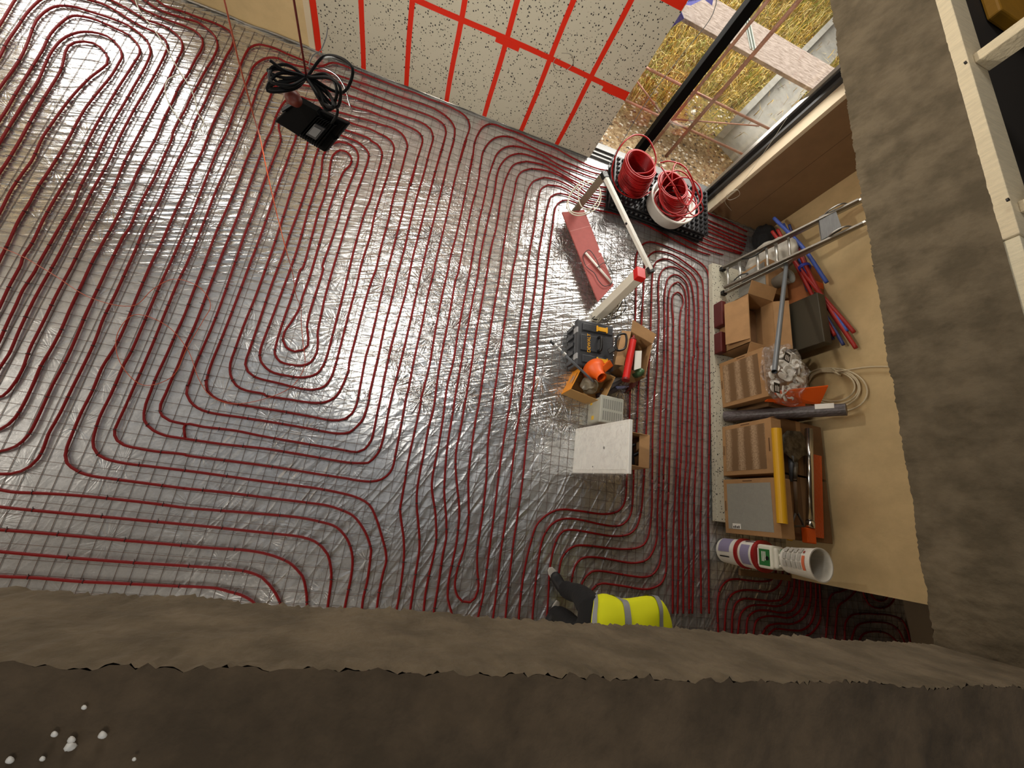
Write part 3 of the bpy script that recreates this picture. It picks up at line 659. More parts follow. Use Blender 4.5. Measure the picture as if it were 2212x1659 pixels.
# central double spiral: one long pipe
make_pipe([
 # outer run and its way to the bottom
 'o 2212,1135 1800,1080 1350,1020 1100,985 950,940 850,880 800,830 780,740 800,640 860,490 960,250 d 635,865 700,710 790,565 860,420 920,270 1000,80 1035,0 q 1930,1240 2020,1030 2100,850 c 0,350 50,220 120,80 150,0 b 185,860 260,700 325,575 360,500 390,420 440,330 475,310 510,305 610,330 700,370 800,410 920,455 1010,430 1090,450 1150,475 v 0,360 180,430 360,500 540,560 700,630 900,700 1060,780 1130,830 1170,880 1187,940 1180,1000 1140,1110 1100,1240 1045,1450 f 660,0 600,200 565,340 530,505 480,710 440,880 g 440,0 395,180 355,380 305,600 260,830 h 435,0 425,55 393,230 360,400 350,455 325,510 270,555 190,572 50,555 p 1980,1300 1560,1235 1100,1160 470,1075 0,1010 o 2212,730 1850,690 1650,655 1480,615 1400,560 1370,500 1370,430 1410,340 1500,150 d 910,860 960,750 1050,540 1130,340 1230,100 c 0,880 60,740 140,540 205,370 280,200 350,40 365,0 b 410,845 460,715 500,600 530,540 560,500 620,470 700,480 900,520 1040,560 1160,600 v 0,570 220,655 400,720 600,790 750,850 850,910 895,970 905,1030 885,1110 830,1310 740,1620 f 510,0 475,115 425,300 375,485 335,640 290,815 g 275,0 245,155 185,370 140,550 90,780 h 260,0 235,115 215,220 195,290 150,350 100,370 25,360 p 1930,960 1700,920 1370,865 890,780 600,720 220,675 0,645 o 2212,540 ',
 'o 2212,365 2030,325 1940,270 1910,210 1920,130 1980,0 d 1160,830 1225,685 e 0,600 70,445 165,195 240,0 c 255,785 345,570 420,370 490,180 560,0 b 585,905 635,770 700,680 760,660 870,685 1050,690 1150,730 v 0,780 110,825 300,890 410,940 520,990 590,1040 625,1110 600,1220 545,1400 480,1659 f 313,175 265,330 215,530 170,700 125,870 g 120,0 80,160 25,400 0,500 e 1240,660 1205,840 1185,950 h 90,60 65,105 20,140 p 1940,570 1830,597 1700,590 1520,555 1210,500 780,430 450,370 330,310 265,240 245,120 e 155,915 145,850 175,730 235,580 310,390 365,245 430,70 455,0 c 475,775 525,640 570,510 640,305 685,190 720,90 755,0 b 780,840 830,800 900,785 1070,812 1150,848 v 0,990 100,1040 200,1090 255,1140 285,1220 265,1310 205,1540 f 70,390 30,520 0,660 c 1210,850 e 1180,155 1140,305 1105,435 1068,580 1025,740 1000,810 955,870 880,893 785,885 665,855 475,805 430,770 412,720 435,640 485,495 560,270 605,140 c 675,780 715,660 780,485 845,295 900,100 960,-20 1040,-30 1130,0 1180,20 1230,60 1258,100 1250,160 1215,260 1165,395 1105,580 1065,715 1015,880 e 957,265 930,390 908,500 910,570 900,640 860,705 800,728 710,720 650,700 615,650 630,560 670,430 735,245 795,65 c 800,890 870,660 910,510 950,400 985,260 990,210 1000,150 1015,110 1060,78 1100,85 1140,130 1130,180 1090,220 1030,355 985,485 955,595 910,750 e 850,130 805,255 780,340 720,440 680,500 668,550 690,600 750,632 810,620 840,590 845,540 835,465 850,380 885,265 945,55 c 940,880 990,730 1035,600 1095,390 1150,250 1180,170 1185,110 1160,60 1110,30 1060,20 1000,40 948,110 930,235 885,365 845,485 820,575 760,780 e 660,230 615,350 560,495 515,625 515,690 580,765 710,800 810,810 900,785 945,730 975,650 1010,520 1040,405 1078,260 1110,130 c 1150,785 1185,655 1235,490 1262,430 f 30,300 75,140 80,90 50,40 0,10 v 0,1110 b 1200,925 1110,895 1000,850 920,840 870,870 c 830,60 800,155 740,315 685,490 625,675 565,850 e 480,260 395,470 345,610 310,715 310,790 350,865 420,900 545,925 p 950,295 1260,350 1500,385 1670,380 1790,320 1860,220 1910,110 1950,0 e 1125,705 1170,530 1215,355 1269,170 g 40,0 f 45,865 80,715 120,570 165,375 213,215 243,95 255,50 240,0 v 370,1040 260,975 140,940 0,890 b 1190,808 1050,768 900,735 800,720 700,770 640,860 c 655,0 610,125 540,300 480,470 410,650 335,865 e 335,40 270,235 185,460 75,715 15,880 p 30,180 15,280 60,370 150,450 280,500 690,565 1100,630 1530,705 1710,740 1840,755 1960,740 2060,660 2130,570 2170,450 h 170,60 g 0,840 50,625 95,410 150,195 195,0 f 190,910 238,735 270,590 310,430 370,225 405,90 430,0 v 750,1080 720,990 660,940 560,890 440,850 300,800 140,735 0,680 b 1120,655 1060,640 900,600 700,570 640,580 610,600 580,670 520,820 c 480,0 415,155 360,300 280,490 215,635 120,885 e 120,60 45,250 0,370 d 1200,490 1150,605 1060,800 o 1790,0 1740,130 1720,230 1720,310 1760,380 1830,440 1970,500 2212,540 p 430,880 950,935 1350,1000 1780,1075 1980,1105 2120,1108 h 175,443 240,380 275,290 318,75 335,0 g 175,770 225,570 270,380 335,85 f 365,840 395,715 440,535 500,295 535,145 575,0 v 980,1200 1010,1040 1010,980 960,890 870,810 760,745 630,695 500,650 350,600 190,540 0,475 b 1100,535 990,500 850,470 700,430 640,400 575,395 510,420 465,460 435,540 400,620 335,765 290,890 c 215,90 140,280 60,480 0,620 d 1165,0 1090,160 1030,300 970,440 900,600 850,690 790,830 o 1290,80 1200,260 1135,450 1110,570 1120,650 1170,730 1260,780 1500,835 1750,865 2212,920 p 500,1265 920,1325 1310,1375 1600,1415 1900,1475 D 90,575 190,630 245,740 280,855 308,960 313,1040 293,1110 255,1300 235,1500',
 'o 2212,1135 p 490,1460 1000,1525 1450,1580 u 1700,510 1830,550 D 75,710 140,790 177,860 205,960 200,1010 175,1190 150,1290 125,1500',
], 'red heating pipe wound in a long double spiral below the hanging floodlight')
# pipes along the lower left edge
make_pipe([
 'o -150,1120 0,1150 130,1175 580,1195 1060,1230 1800,1310 u 0,535 300,560 860,605 1370,655 1600,700 1810,770 1940,920 1990,1065 2000,1200 1980,1370 1920,1659 1880,1900',
 'o -150,1335 0,1355 760,1430 1580,1505 u 0,735 210,755 910,830 1410,890 1550,940 1640,1010 1700,1090 1740,1250 1745,1390 1710,1659 1680,1900',
 'C -90,125 0,132 210,148 630,185 970,215 u 350,1020 730,1045 1000,1095 1240,1190 1330,1270 1400,1350 1440,1500 1455,1659 1450,1900',
 'C -90,262 0,272 435,310 820,340 1210,365 u 540,1270 760,1305 920,1370 1000,1450 1080,1560 1130,1659 1180,1850',
 'C -90,422 0,430 230,440 490,462 755,475 1060,490 u 380,1500 530,1540 660,1575 800,1650 900,1760',
], 'red heating pipe in long bends beside the rough concrete edge, lower left')
# spiral between the centre and the window corner
make_pipe([
 'z 850,640 540,480 290,370 k 1000,560 620,525 440,450 310,378 180,330 52,273 v 1600,980 1500,940 1420,930 1340,970 1280,1060 1245,1160 1225,1310 1170,1580 f 700,115 672,270 640,430 590,655 545,830 g 535,0 500,150 465,320 430,515 405,665 345,900 h 540,0 510,160 480,290 450,430 428,565 405,700 395,760 410,895 D 437,860 440,1010 410,1255 375,1450',
 'z 840,705 500,560 230,430 k 1000,600 625,560 520,530 340,455 200,395 90,340 24,308 v 1700,1090 1590,1075 1480,1100 1400,1170 1340,1280 1320,1400 f 755,175 740,290 690,485 645,700 595,940 g 590,60 540,330 490,580 460,760 435,950 h 590,200 560,360 530,510 512,625 508,720 525,930 D 550,950 523,1130 475,1450',
 'z 840,760 500,620 210,480 k 1000,640 620,595 460,540 340,495 230,432 123,387 28,367 f 920,60 870,100 840,170 810,265 790,370 745,565 715,720 675,950 g 640,235 600,445 570,630 530,790 h 705,0 690,125 662,300 635,440 615,550 612,620 635,775 642,900 D 672,880 650,1010 618,1140 590,1300 578,1450',
 'z 830,812 500,668 200,520 k 1000,690 600,640 500,600 370,535 230,465 90,420 f 990,105 935,130 890,185 870,245 850,375 805,565 757,790 735,950 g 712,165 668,395 620,665 590,830 h 770,0 760,75 718,330 705,480 697,640 710,820 D 742,880 722,970 690,1180 645,1450',
 'z 820,845 500,712 200,580 k 1000,730 580,665 440,605 330,545 230,495 118,472 f 1070,155 1010,165 975,185 935,260 900,385 868,590 830,740 800,910 g 805,0 765,225 725,445 693,660 648,930 h 845,0 805,230 778,370 775,480 785,600 800,770 D 820,880 792,1025 765,1150 755,1235 755,1310 775,1385 800,1480',
 'z 800,892 500,770 200,650 k 960,760 540,690 470,640 380,585 250,535 148,522 f 1100,205 1050,218 1018,245 1000,290 990,350 950,530 912,750 885,950 g 845,285 810,500 775,725 740,950 h 915,135 880,375 863,540 863,670 865,800 857,905 D 870,950 830,1070 812,1145 805,1220 825,1290 860,1325 915,1330 950,1300 970,1245 975,1200 967,1120 965,990 980,850 h 955,825 985,560 998,290 1027,70 1035,0 g 868,740 895,535 925,345 962,105 980,0 f 1003,780 1035,565 1068,405 1085,340 1120,290 1185,265 k 233,582 330,600 440,655 540,710 960,790 z 190,700 500,832 780,930',
 'z 760,945 560,885 350,830 100,730 k 900,820 530,735 440,690 350,645 268,633 f 1220,315 1175,340 1155,400 1148,455 1125,605 1095,765 1070,940 g 1050,225 1020,425 997,620 970,830 h 1155,0 1128,150 1080,455 1042,770 D 1060,895 1030,1125 1005,1290 965,1460',
 'z 520,955 350,900 90,790 k 860,830 500,745 400,703 330,692 283,717 f 1235,400 1215,470 1190,595 1150,830 1140,950 g 1125,175 1095,370 1073,590 1048,790 h 1225,0 1212,105 1180,335 1153,555 1117,840 D 1130,1000 1110,1200 1090,1355 1075,1470',
 'z 340,955 250,930 50,850 k 830,860 540,790 460,757 400,737 350,748 320,785 f 1250,600 1220,820 g 1210,0 1180,270 1155,430 1135,660 1107,905 h 1262,285 1235,550 1200,800 D 1220,945 1185,1255 1165,1470',
], 'red heating pipe running from the window corner down the floor left of the toolbox')
# spiral on the right with the S bends next to the crouching worker
make_pipe([
 't 855,130 850,200 840,400 810,510 740,580 660,605 550,610 300,575 100,555 0,568 D 1450,715 1390,780 1350,900 1300,1120 1268,1380 1260,1500',
 't 935,130 925,400 910,560 880,650 810,730 720,755 550,735 350,690 190,665 80,670 0,700 D 1495,775 1440,860 1420,935 1393,1110 1365,1390 1358,1500',
 't 1060,110 1050,250 1035,480 1010,640 960,780 880,850 800,870 700,875 540,855 350,820 200,800 100,810 30,880 0,950 D 1488,1070 1475,1280 1460,1500',
 't 1155,200 1150,550 1125,790 1100,900 1050,980 950,1020 800,1030 620,1015 350,985 240,990 150,1040 80,1130 40,1310 20,1480',
 't 1235,250 1220,500 1215,700 1210,900 1175,1030 1100,1150 960,1195 850,1190 720,1165 500,1130 380,1125 300,1150 235,1230 200,1370 180,1500',
 't 1290,200 1275,580 1275,900 1255,1150 1220,1260 1150,1340 1050,1365 900,1350 750,1325 520,1290 430,1300 370,1350 320,1430 290,1520',
 't 1350,350 1325,800 1325,1250 1300,1370 1250,1450 1120,1505 1000,1505 860,1480 700,1455 550,1440 490,1460 440,1510 400,1580',
 # legs up to the arcs
 't 855,130 s 172,870 190,480 195,290 220,20 r 225,800 235,460 232,380 238,230 258,180 290,145 330,135 400,150 520,198 600,235 690,290 725,340 734,390 733,530 737,700 s 740,120 742,280 740,380 740,490 737,670 733,800 t 1828,220 1822,740 1828,1200 1832,1659 1834,1800',
 't 935,130 s 218,870 240,540 248,350 252,250 265,20 r 265,820 272,700 287,450 297,290 310,245 340,215 370,200 430,205 500,230 590,290 650,340 685,395 697,480 700,660 697,950 s 697,145 693,300 691,515 688,700 t 1750,160 1735,540 1728,960 1735,1300 1740,1800',
 't 1060,110 s 290,870 305,560 313,390 320,190 330,0 r 338,630 345,410 352,330 368,280 400,256 460,255 540,300 610,350 650,410 661,540 663,700 657,860 s 660,0 652,180 655,515 648,765 t 1680,0 1655,480 1655,800 1650,1200 1633,1800',
 't 1155,200 1158,0 s 348,600 360,340 378,145 383,0 r 392,630 388,460 395,380 412,335 450,308 500,310 560,345 605,405 630,530 635,730 630,930 s 627,60 622,280 618,495 610,710 t 1612,0 1595,250 1580,660 1590,1100 1596,1800',
 't 1235,250 1240,0 s 397,715 402,500 412,290 425,105 427,0 r 430,700 430,520 437,450 455,385 495,360 540,375 580,420 596,490 598,700 598,930 s 597,150 590,380 584,575 578,815 t 1562,0 1530,430 1520,900 1525,1300 1526,1800',
 't 1290,200 1295,0 s 427,790 438,490 452,195 452,0 r 455,660 457,520 472,445 495,420 520,410 555,440 573,490 578,565 575,700 572,880 s 570,50 560,290 549,565 541,800 t 1495,0 1480,300 1475,600 1475,960 1465,1400 1458,1800',
 't 1350,350 1360,0 s 463,780 470,580 478,365 485,110 487,0 r 490,680 482,565 490,500 520,480 550,505 558,555 545,590 535,675 533,900 s 528,200 525,405 519,645 509,890 t 1450,0 1440,170 1425,480 1405,860 1400,1300 1400,1800',
], 'red heating pipe in close straight lines with S bends above the worker', 0.34)
# pipes of the dim room behind the free wall edge
make_pipe([
 'n 130,540 130,465 128,300 145,230 180,190 230,180 300,188 370,193 420,185 445,150 450,90',
 'n 160,540 165,465 180,310 205,265 260,242 340,243 400,250 450,230 480,180 484,110',
 'n 200,540 205,465 210,370 230,310 270,288 340,292 420,300 480,290 515,240 520,180 520,110',
 'n 232,540 240,465 255,370 300,330 370,322 460,328 520,300 545,240 547,110',
 'n 280,540 285,475 295,390 340,355 400,352 480,365 540,350 570,290 576,200 576,110',
 'n 318,540 325,475 340,410 390,385 450,385 520,392 580,350 605,280 606,120',
 'n 355,540 375,480 400,440 450,425 540,425 600,390 635,310 634,120',
 'n 380,540 410,485 440,455 520,460 590,460 640,420 665,330 662,120',
 'n 540,530 600,500 650,470 690,400 690,300 682,120',
], 'dark red heating pipe in S bends below the free wall edge', 0.34)
make_pipe([
 'n 715,560 720,510 730,400 740,290 760,260 810,245 880,200 900,140',
 'n 768,560 770,505 780,400 790,330 840,290 880,250 925,180',
 'n 825,560 825,505 830,420 860,380 920,370 1000,372 1080,380 1140,405 1165,450 1185,530',
 'n 850,560 865,500 890,440 930,420 1070,425 1120,460 1155,530',
 'n 890,560 910,505 930,480 990,468 1060,480 1125,535',
 'n 915,200 930,265 960,320 1010,340 1060,330 1095,290 1100,220',
 'n 960,230 975,275 1010,300 1050,290 1070,240',
], 'dark red heating pipe with rounded loops in the darkest floor corner by the concrete', 0.34)

# ------------------------------------------------------------------ steel mesh under the pipes
pit = 0.0882; b = MB(); ang = 0.0076
Rz = Matrix.Rotation(ang, 3, 'Z')
x = -5.0
while x < 6.3:
    y1 = 4.30 if x < 3.5 else 4.17
    b.beam(Rz @ Vector((x, -2.0, 0.0035)), Rz @ Vector((x, y1, 0.0035)), .0026, .0026); x += pit
y = -1.98
while y < 4.3:
    b.beam(Rz @ Vector((-5.0, y, 0.0068)), Rz @ Vector((6.3 if y < 4.15 else 3.4, y, 0.0068)), .0026, .0026); y += pit
tag(b.build('steel_mesh', M_steel), 'thin rusty welded steel mesh lying all over the foil floor under the red pipes', 'steel mesh')

# ------------------------------------------------------------------ hanging floodlight, ropes, cables
def path_obj(name, pts, r, m, label, cat, step=0.02, n=8, closed=False, group=None):
    b = MB(); b.tube(smooth_path(pts, step, closed), r, n, closed=closed)
    return tag(b.build(name, m, smooth=True), label, cat, group)
M_rope = mat('dark_red_rope', (112, 34, 26), 0.6)
hang = at(664, 178, 1.40)
path_obj('rope', [(hang.x, hang.y, 6.2), (hang.x, hang.y, 4.0), hang + Vector((0, 0, .3)), hang], .0035, M_rope, 'dark red rope holding up the black floodlight', 'rope', .2)
fd = empty('floodlight', at(668, 262, 1.48)); tag(fd, 'black square work floodlight hanging by a rope over the foil floor', 'floodlight')
c = [at(590, 262, 1.56), at(638, 214, 1.46), at(750, 268, 1.46), at(700, 330, 1.56)]
nrm = (c[1] - c[0]).cross(c[3] - c[0]).normalized()
if nrm.z > 0: nrm = -nrm
def lerp4(u, v): return (c[0] * (1 - u) + c[1] * u) * (1 - v) + (c[3] * (1 - u) + c[2] * u) * v
M_lampb = mat('lamp_black', (5, 5, 5), .6, spec=.08)
b = MB(); b.slab(c, nrm * .028); b.build('housing', M_lampb, fd, bevel=.008, seg=3)
b = MB()
for k in range(9):
    v = .52 + k * .045; b.beam(lerp4(.12, v) - nrm * .012, lerp4(.88, v) - nrm * .012, .0025, .022, up=nrm)
b.build('cooling_fins', M_lampb, fd)
b = MB(); b.slab([lerp4(.30, .60), lerp4(.72, .60), lerp4(.72, .80), lerp4(.30, .80)], -nrm * .026); b.build('driver_box', mat('dark_grey_case', (60, 60, 62), .35), fd, bevel=.003)
b = MB(); b.slab([lerp4(.38, .63), lerp4(.64, .63), lerp4(.64, .77), lerp4(.38, .77)], -nrm * .028); b.build('rating_label', mat('silver_label', (128, 128, 128), .5), fd)
b = MB(); b.slab([lerp4(.06, .06) + nrm * .029, lerp4(.94, .06) + nrm * .029, lerp4(.94, .94) + nrm * .029, lerp4(.06, .94) + nrm * .029], nrm * .002); lens = mat('lamp_lens', (255, 250, 235), .1); lens.node_tree.nodes['Principled BSDF'].inputs['Emission Color'].default_value = (1, .95, .86, 1); lens.node_tree.nodes['Principled BSDF'].inputs['Emission Strength'].default_value = 12
b.build('lens', lens, fd)
lc_ = lerp4(.5, .5) + nrm * .034; area('floodlight_beam', lc_, lc_ + nrm, .17, .11, 75, (1.0, 0.94, 0.84))
b = MB()
e0, e1 = lerp4(.5, -.02), lerp4(.5, 1.02); up_ = hang - Vector((0, 0, .04))
b.beam(e0, e0 * .35 + up_ * .65, .022, .004); b.beam(e1, e1 * .35 + up_ * .65, .022, .004); b.beam(e0 * .35 + up_ * .65, e1 * .35 + up_ * .65, .022, .004)
b.build('bracket', M_lampb, fd)
b = MB(); b.lathe(at(627, 205, 1.43), at(650, 228, 1.40) - at(627, 205, 1.43), [(0, .0), (0, .022), (.02, .026), (.03, .024), (.05, .020), (.055, 0)], 18); b.build('cable_gland', mat('dark_red_gland', (110, 44, 30), .5), fd, smooth=True)
# rubber cable in a bundle of loops
b = MB(); rr = random.Random(5)
knot = at(662, 168, 1.38)
def loop(px1, px2, px3, z1=1.36, z2=1.30, z3=1.38, r=.0048):
    b.tube(smooth_path([knot, at(*px1, z1), at(*px2, z2), at(*px3, z3), knot + Vector((.004, .004, .004))], .012), r, 8)
for a_, b_, c_ in (((620, 140), (583, 150), (600, 178)), ((610, 150), (578, 152), (612, 168)), ((600, 178), (580, 190), (640, 185)), ((625, 185), (585, 176), (590, 150)), ((640, 190), (578, 196), (600, 160)),
                   ((700, 190), (720, 230), (690, 215)), ((705, 160), (728, 200), (712, 232)), ((690, 200), (705, 238), (725, 225)), ((715, 170), (735, 190), (728, 232)), ((685, 205), (700, 232), (712, 236)),
                   ((700, 122), (762, 150), (740, 200))):
    loop(a_, b_, c_, 1.36 + rr.uniform(-.03, .03), 1.34 + rr.uniform(-.05, .05), 1.37)
b.tube(smooth_path([at(583, 130, 1.30), at(610, 150, 1.33), knot, at(728, 232, 1.40), lerp4(.5, .8)], .012), .0048, 8)
tag(b.build('cable_bundle', mat('rubber_black', (6, 6, 6), .6, spec=.2), smooth=True), 'black rubber cable bundled in loops above the floodlight', 'cable')
path_obj('wire', [at(708, 58, 1.5), at(704, 82, 1.47), at(690, 112, 1.44), at(678, 118, 1.42), at(668, 140, 1.40), at(672, 150, 1.39), at(700, 147, 1.40), at(730, 165, 1.42), at(745, 190, 1.44), at(755, 225, 1.46), at(758, 232, 1.46)], .0018, M_black,
         'thin black wire end sticking up from the cable bundle towards the white boards', 'wire', .01, 6)
rp = [at(470, -60, 1.22), at(487, 10, 1.24), at(515, 130, 1.36), at(545, 240, 1.5), at(563, 305, 1.85), at(580, 385, 2.1), at(600, 470, 2.35), at(618, 540, 2.5), at(632, 590, 2.8), at(640, 640, 3.1), at(650, 665, 3.3), at(651, 700, 3.5), G(655, 745, .04), G(658, 790, .02), G(630, 835, .02), G(570, 862, .025), G(500, 872, .03), G(455, 855, .03), G(430, 820, .03), G(405, 755, .03), G(355, 700, .03), G(290, 680, .03), G(254, 720, .03), G(258, 780, .03), G(310, 832, .03), G(370, 815, .03), G(405, 750, .035), G(440, 690, .03), G(455, 660, .03), G(430, 620, .03), G(375, 603, .03), G(330, 625, .035), G(290, 660, .04), G(200, 645, .03), G(110, 590, .03), G(40, 550, .03), G(-40, 520, .03)]
path_obj('cord', rp, .0026, mat('copper_red_cord', (186, 84, 52), .35), 'thin copper-red cord hanging past the floodlight and looped over the lower left pipes', 'cord', .03)
M_string = mat('pale_string', (208, 206, 190), .6)
path_obj('string', [G(285, -30, .03), G(300, 20, .03), G(330, 60, .03), G(360, 105, .03), G(382, 145, .03), G(400, 172, .03), G(418, 205, .03), G(428, 245, .03), G(440, 262, .035), G(432, 278, .03), G(418, 283, .03), G(385, 255, .03), G(357, 200, .03), G(365, 170, .035), G(390, 160, .03)], .0045, M_string,
         'pale loose string lying over the pipes in the bright upper left corner', 'string')
# wires near the window
path_obj('wire', [onY(1552, -30, 4.33), onY(1540, 30, 4.32), onY(1480, 110, 4.30), onY(1400, 215, 4.2), G(1330, 330, .5), G(1305, 372, .5), G(1275, 405, .45)], .0035, M_grey, 'long thin grey wire hanging down in front of the left window pane', 'wire', .05)
path_obj('wire', [onY(1213, 115, 4.30), onY(1232, 118, 4.29), onY(1238, 135, 4.29), onY(1222, 152, 4.29), onY(1200, 150, 4.30), onY(1195, 135, 4.30), onY(1205, 120, 4.3)], .0028, mat('grey_wire', (150, 142, 128), .5), 'small loop of grey wire on the speckled white boards', 'wire', .02)
path_obj('wire', [onY(1700, 255, 4.19), onY(1650, 330, 4.19), onY(1610, 385, 4.18), onY(1588, 412, 4.17), onY(1570, 428, 4.17), onY(1577, 432, 4.16), onY(1597, 422, 4.17), onY(1592, 410, 4.16), onY(1573, 417, 4.16), onY(1566, 435, 4.17), onY(1580, 455, 4.18)], .002, M_string, 'curled pale wire hanging on the brown board beside the window', 'wire', .02)

# ------------------------------------------------------------------ pallet with the pipe coils
tr = empty('studded_board_stack', (2.55, 3.97, 0)); tag(tr, 'stack of black studded boards on the floor under the red pipe coils', 'studded boards')
px0, px1, py0, py1 = 1.90, 3.26, 3.62, 4.32
for k, (dx, dy) in enumerate(((0, 0), (.012, -.01), (-.008, .012), (.006, .0))):
    b = MB(); z0 = .03 + k * .05
    b.box((px0 + dx, py0 + dy, z0), (px1 + dx, py1 + dy - .02, z0 + .02))
    for i in range(20):
        for j in range(10):
            if k < 3 and 0 < i < 19 and 0 < j: continue
            x_, y_ = px0 + dx + .04 + i * .067, py0 + dy + .035 + j * .067
            b.lathe((x_, y_, z0 + .018), (0, 0, 1), [(0, .025), (.016, .022), (.03, .014), (.03, 0)], 7)
    b.build('studded_board', mat('black_studded', (26, 26, 28), .4), tr)
ZT2 = .235
def coil(name, cpx, z0, z1, r, label, seed, turns, bpx=None):
    rg2 = random.Random(seed); root = empty(name, (0, 0, 0)); ct = G(*cpx, z1); root.location = (ct.x, ct.y, z0); WORG[root.name] = Vector((ct.x, ct.y, z0)); tag(root, label, 'pipe coil', None)
    cb0 = G(*bpx, z0); lx, ly = cb0.x - ct.x, cb0.y - ct.y
    b = MB(); pts = []
    for i in range(turns * 28):
        t = 2 * math.pi * i / 28; k = i / (turns * 28)
        rj = r * (1 + .03 * math.sin(t * .37 + seed) + .02 * nz.noise(Vector((k * 40, seed, 0))))
        pts.append((ct.x + lx * (1 - k) + rj * math.cos(t), ct.y + ly * (1 - k) + rj * math.sin(t), z0 + .01 + (z1 - z0 - .02) * k + .006 * math.sin(t + seed)))
    b.tube(pts, .0085, 7)
    pts = []
    for i in range(turns * 28):
        t = 2 * math.pi * i / 28; k = i / (turns * 28)
        rj = r * .93; pts.append((ct.x + lx * (1 - k) + rj * math.cos(t), ct.y + ly * (1 - k) + rj * math.sin(t), z0 + .015 + (z1 - z0 - .02) * k))
    b.tube(pts, .008, 6)
    b.build('pipe_winding', M_coil, root, smooth=True)
    return root, ct
r1, c1 = coil('pipe_coil', (1386, 352), ZT2, .57, .19, 'red pipe coil standing free on the black studded boards by the mullion', 1, 22, (1366, 398))
b = MB(); b.tube(smooth_path([c1 + Vector((-.1, -.1, -.1)), c1 + Vector((.10, -.08, .0)), c1 + Vector((.15, .05, .05)), G(1400, 300, .74), G(1370, 292, .76), G(1338, 320, .7), G(1322, 370, .5), G(1335, 410, .35), G(1375, 428, .28), G(1410, 412, .28)], .02), .008, 8)
b.build('loose_pipe_end', M_coil, r1, smooth=True)
r2, c2 = coil('pipe_coil', (1455, 398), .262, .62, .185, 'red pipe coil with tangled loose turns standing inside the white tub', 2, 22, (1456, 440))
b = MB(); rg2 = random.Random(8)
for k in range(4):
    cc = G(1462 + rg2.uniform(-5, 12), 415 + k * 9, .62 - k * .05)
    pr_ = [cc + Vector((.20 * math.cos(t) * (1 + .1 * math.sin(2 * t + k)), .22 * math.sin(t), .08 * math.sin(t + k * .8))) for t in [i * 2 * math.pi / 10 for i in range(10)]]
    b.tube(smooth_path(pr_, .02, True), .0075, 7, closed=True)
b.tube(smooth_path([G(1426, 352, .76), G(1445, 348, .8), G(1480, 362, .78), G(1496, 390, .7), G(1512, 430, .6), G(1518, 455, .5), G(1500, 465, .45), G(1478, 440, .62), G(1455, 400, .76), G(1428, 360, .78)], .02), .0075, 7)
b.tube(smooth_path([G(1452, 398, .76), G(1452, 375, .8), G(1462, 352, .8), G(1480, 362, .8), G(1492, 380, .78), G(1500, 410, .66), G(1490, 440, .6), G(1470, 435, .7), G(1454, 405, .78)], .02), .0075, 7)
b.build('loose_turns', M_coil, r2, smooth=True)
ctb = G(1452, 438, .36)
b = MB()
for k in range(9): b.tube(ring((ctb.x + .01, ctb.y, .268 + .012 * (k % 3)), .10 + .018 * k, 36, wob=.015, ph=k), .0085, 6, closed=True)
b.build('bottom_turns', M_coil, r2, smooth=True)
tb = empty('tub', (ctb.x, ctb.y, ZT2)); tag(tb, 'white round tub on the studded boards holding a red pipe coil', 'tub')
b = MB(); b.lathe((ctb.x, ctb.y, ZT2), (0, 0, 1), [(0, 0), (0, .27), (.14, .295), (.145, .305), (.16, .305), (.162, .285), (.15, .28), (.02, .26), (.015, 0)], 48); b.build('tub_body', M_white, tb, smooth=True)
b = MB(); b.tube(ring((ctb.x + .02, ctb.y + .02, .33), .235, 48, ax=(1, 0, .1), ay=(0, 1, .2)), .011, 8, closed=True); b.build('inner_hoop', M_white, tb, smooth=True)

# ------------------------------------------------------------------ trestle of white profiles, red box, upright white box
te = empty('metal_trestle', (1.85, 3.0, 0)); tag(te, 'pale metal trestle with two legs and a long white bar beside the black studded boards', 'trestle')
vr = ray(1306, 379); tA = Vector((1.50, vr[1] * 1.50 / vr[0], H + vr[2] * 1.50 / vr[0]))
vr = ray(1405, 583); tC = Vector((2.19, vr[1] * 2.19 / vr[0], H + vr[2] * 2.19 / vr[0]))
b = MB(); b.beam(tA, tC, .042, .042); b.build('cross_bar', mat('white_profile', (214, 210, 200), .5), te, bevel=.004)
b = MB(); b.beam(G(1237, 463, .0), tA + Vector((-.01, 0, -.02)), .07, .035); b.build('leg', mat('dull_profile', (128, 120, 102), .5, metal=.3), te, bevel=.003)
b = MB(); b.beam(G(1338, 645, .0), tC + Vector((0, 0, -.02)), .07, .035); b.build('leg', mat('dull_profile', (128, 120, 102), .5, metal=.3), te, bevel=.003)
for q in (tA, tC, tA * .51 + tC * .49):
    b = MB(); s_ = .022 if q is not tA and q is not tC else .033
    b.box(q - Vector((s_, s_, s_ * .8)), q + Vector((s_, s_, s_ * .6)), rz=.5); b.build('joint', M_black, te, bevel=.006)
path_obj('cable_coil', smooth_path([G(1250, 400, .55), G(1230, 425, .52), G(1225, 450, .5), G(1240, 464, .5), G(1268, 462, .5), G(1292, 445, .52), G(1298, 420, .54), G(1290, 398, .56), G(1268, 390, .57), G(1245, 402, .56), G(1228, 430, .55), G(1232, 455, .54), G(1262, 460, .54), G(1290, 435, .55), G(1296, 412, .56), G(1280, 395, .57), G(1252, 408, .56), G(1250, 430, .54), G(1258, 448, .52), G(1275, 452, .5)], .02), .006, mat('ivory_cable', (206, 200, 180), .5), 'ivory cable coiled round the far leg of the metal trestle', 'cable')
zr = .13
rb = [G(1214, 458, zr), G(1262, 452, zr), G(1326, 616, zr), G(1292, 652, zr)]
rx = empty('red_carton', Vector(((rb[0].x + rb[2].x) / 2, (rb[0].y + rb[2].y) / 2, 0))); tag(rx, 'long flat dusty red cardboard box lying on the foil by the trestle', 'box')
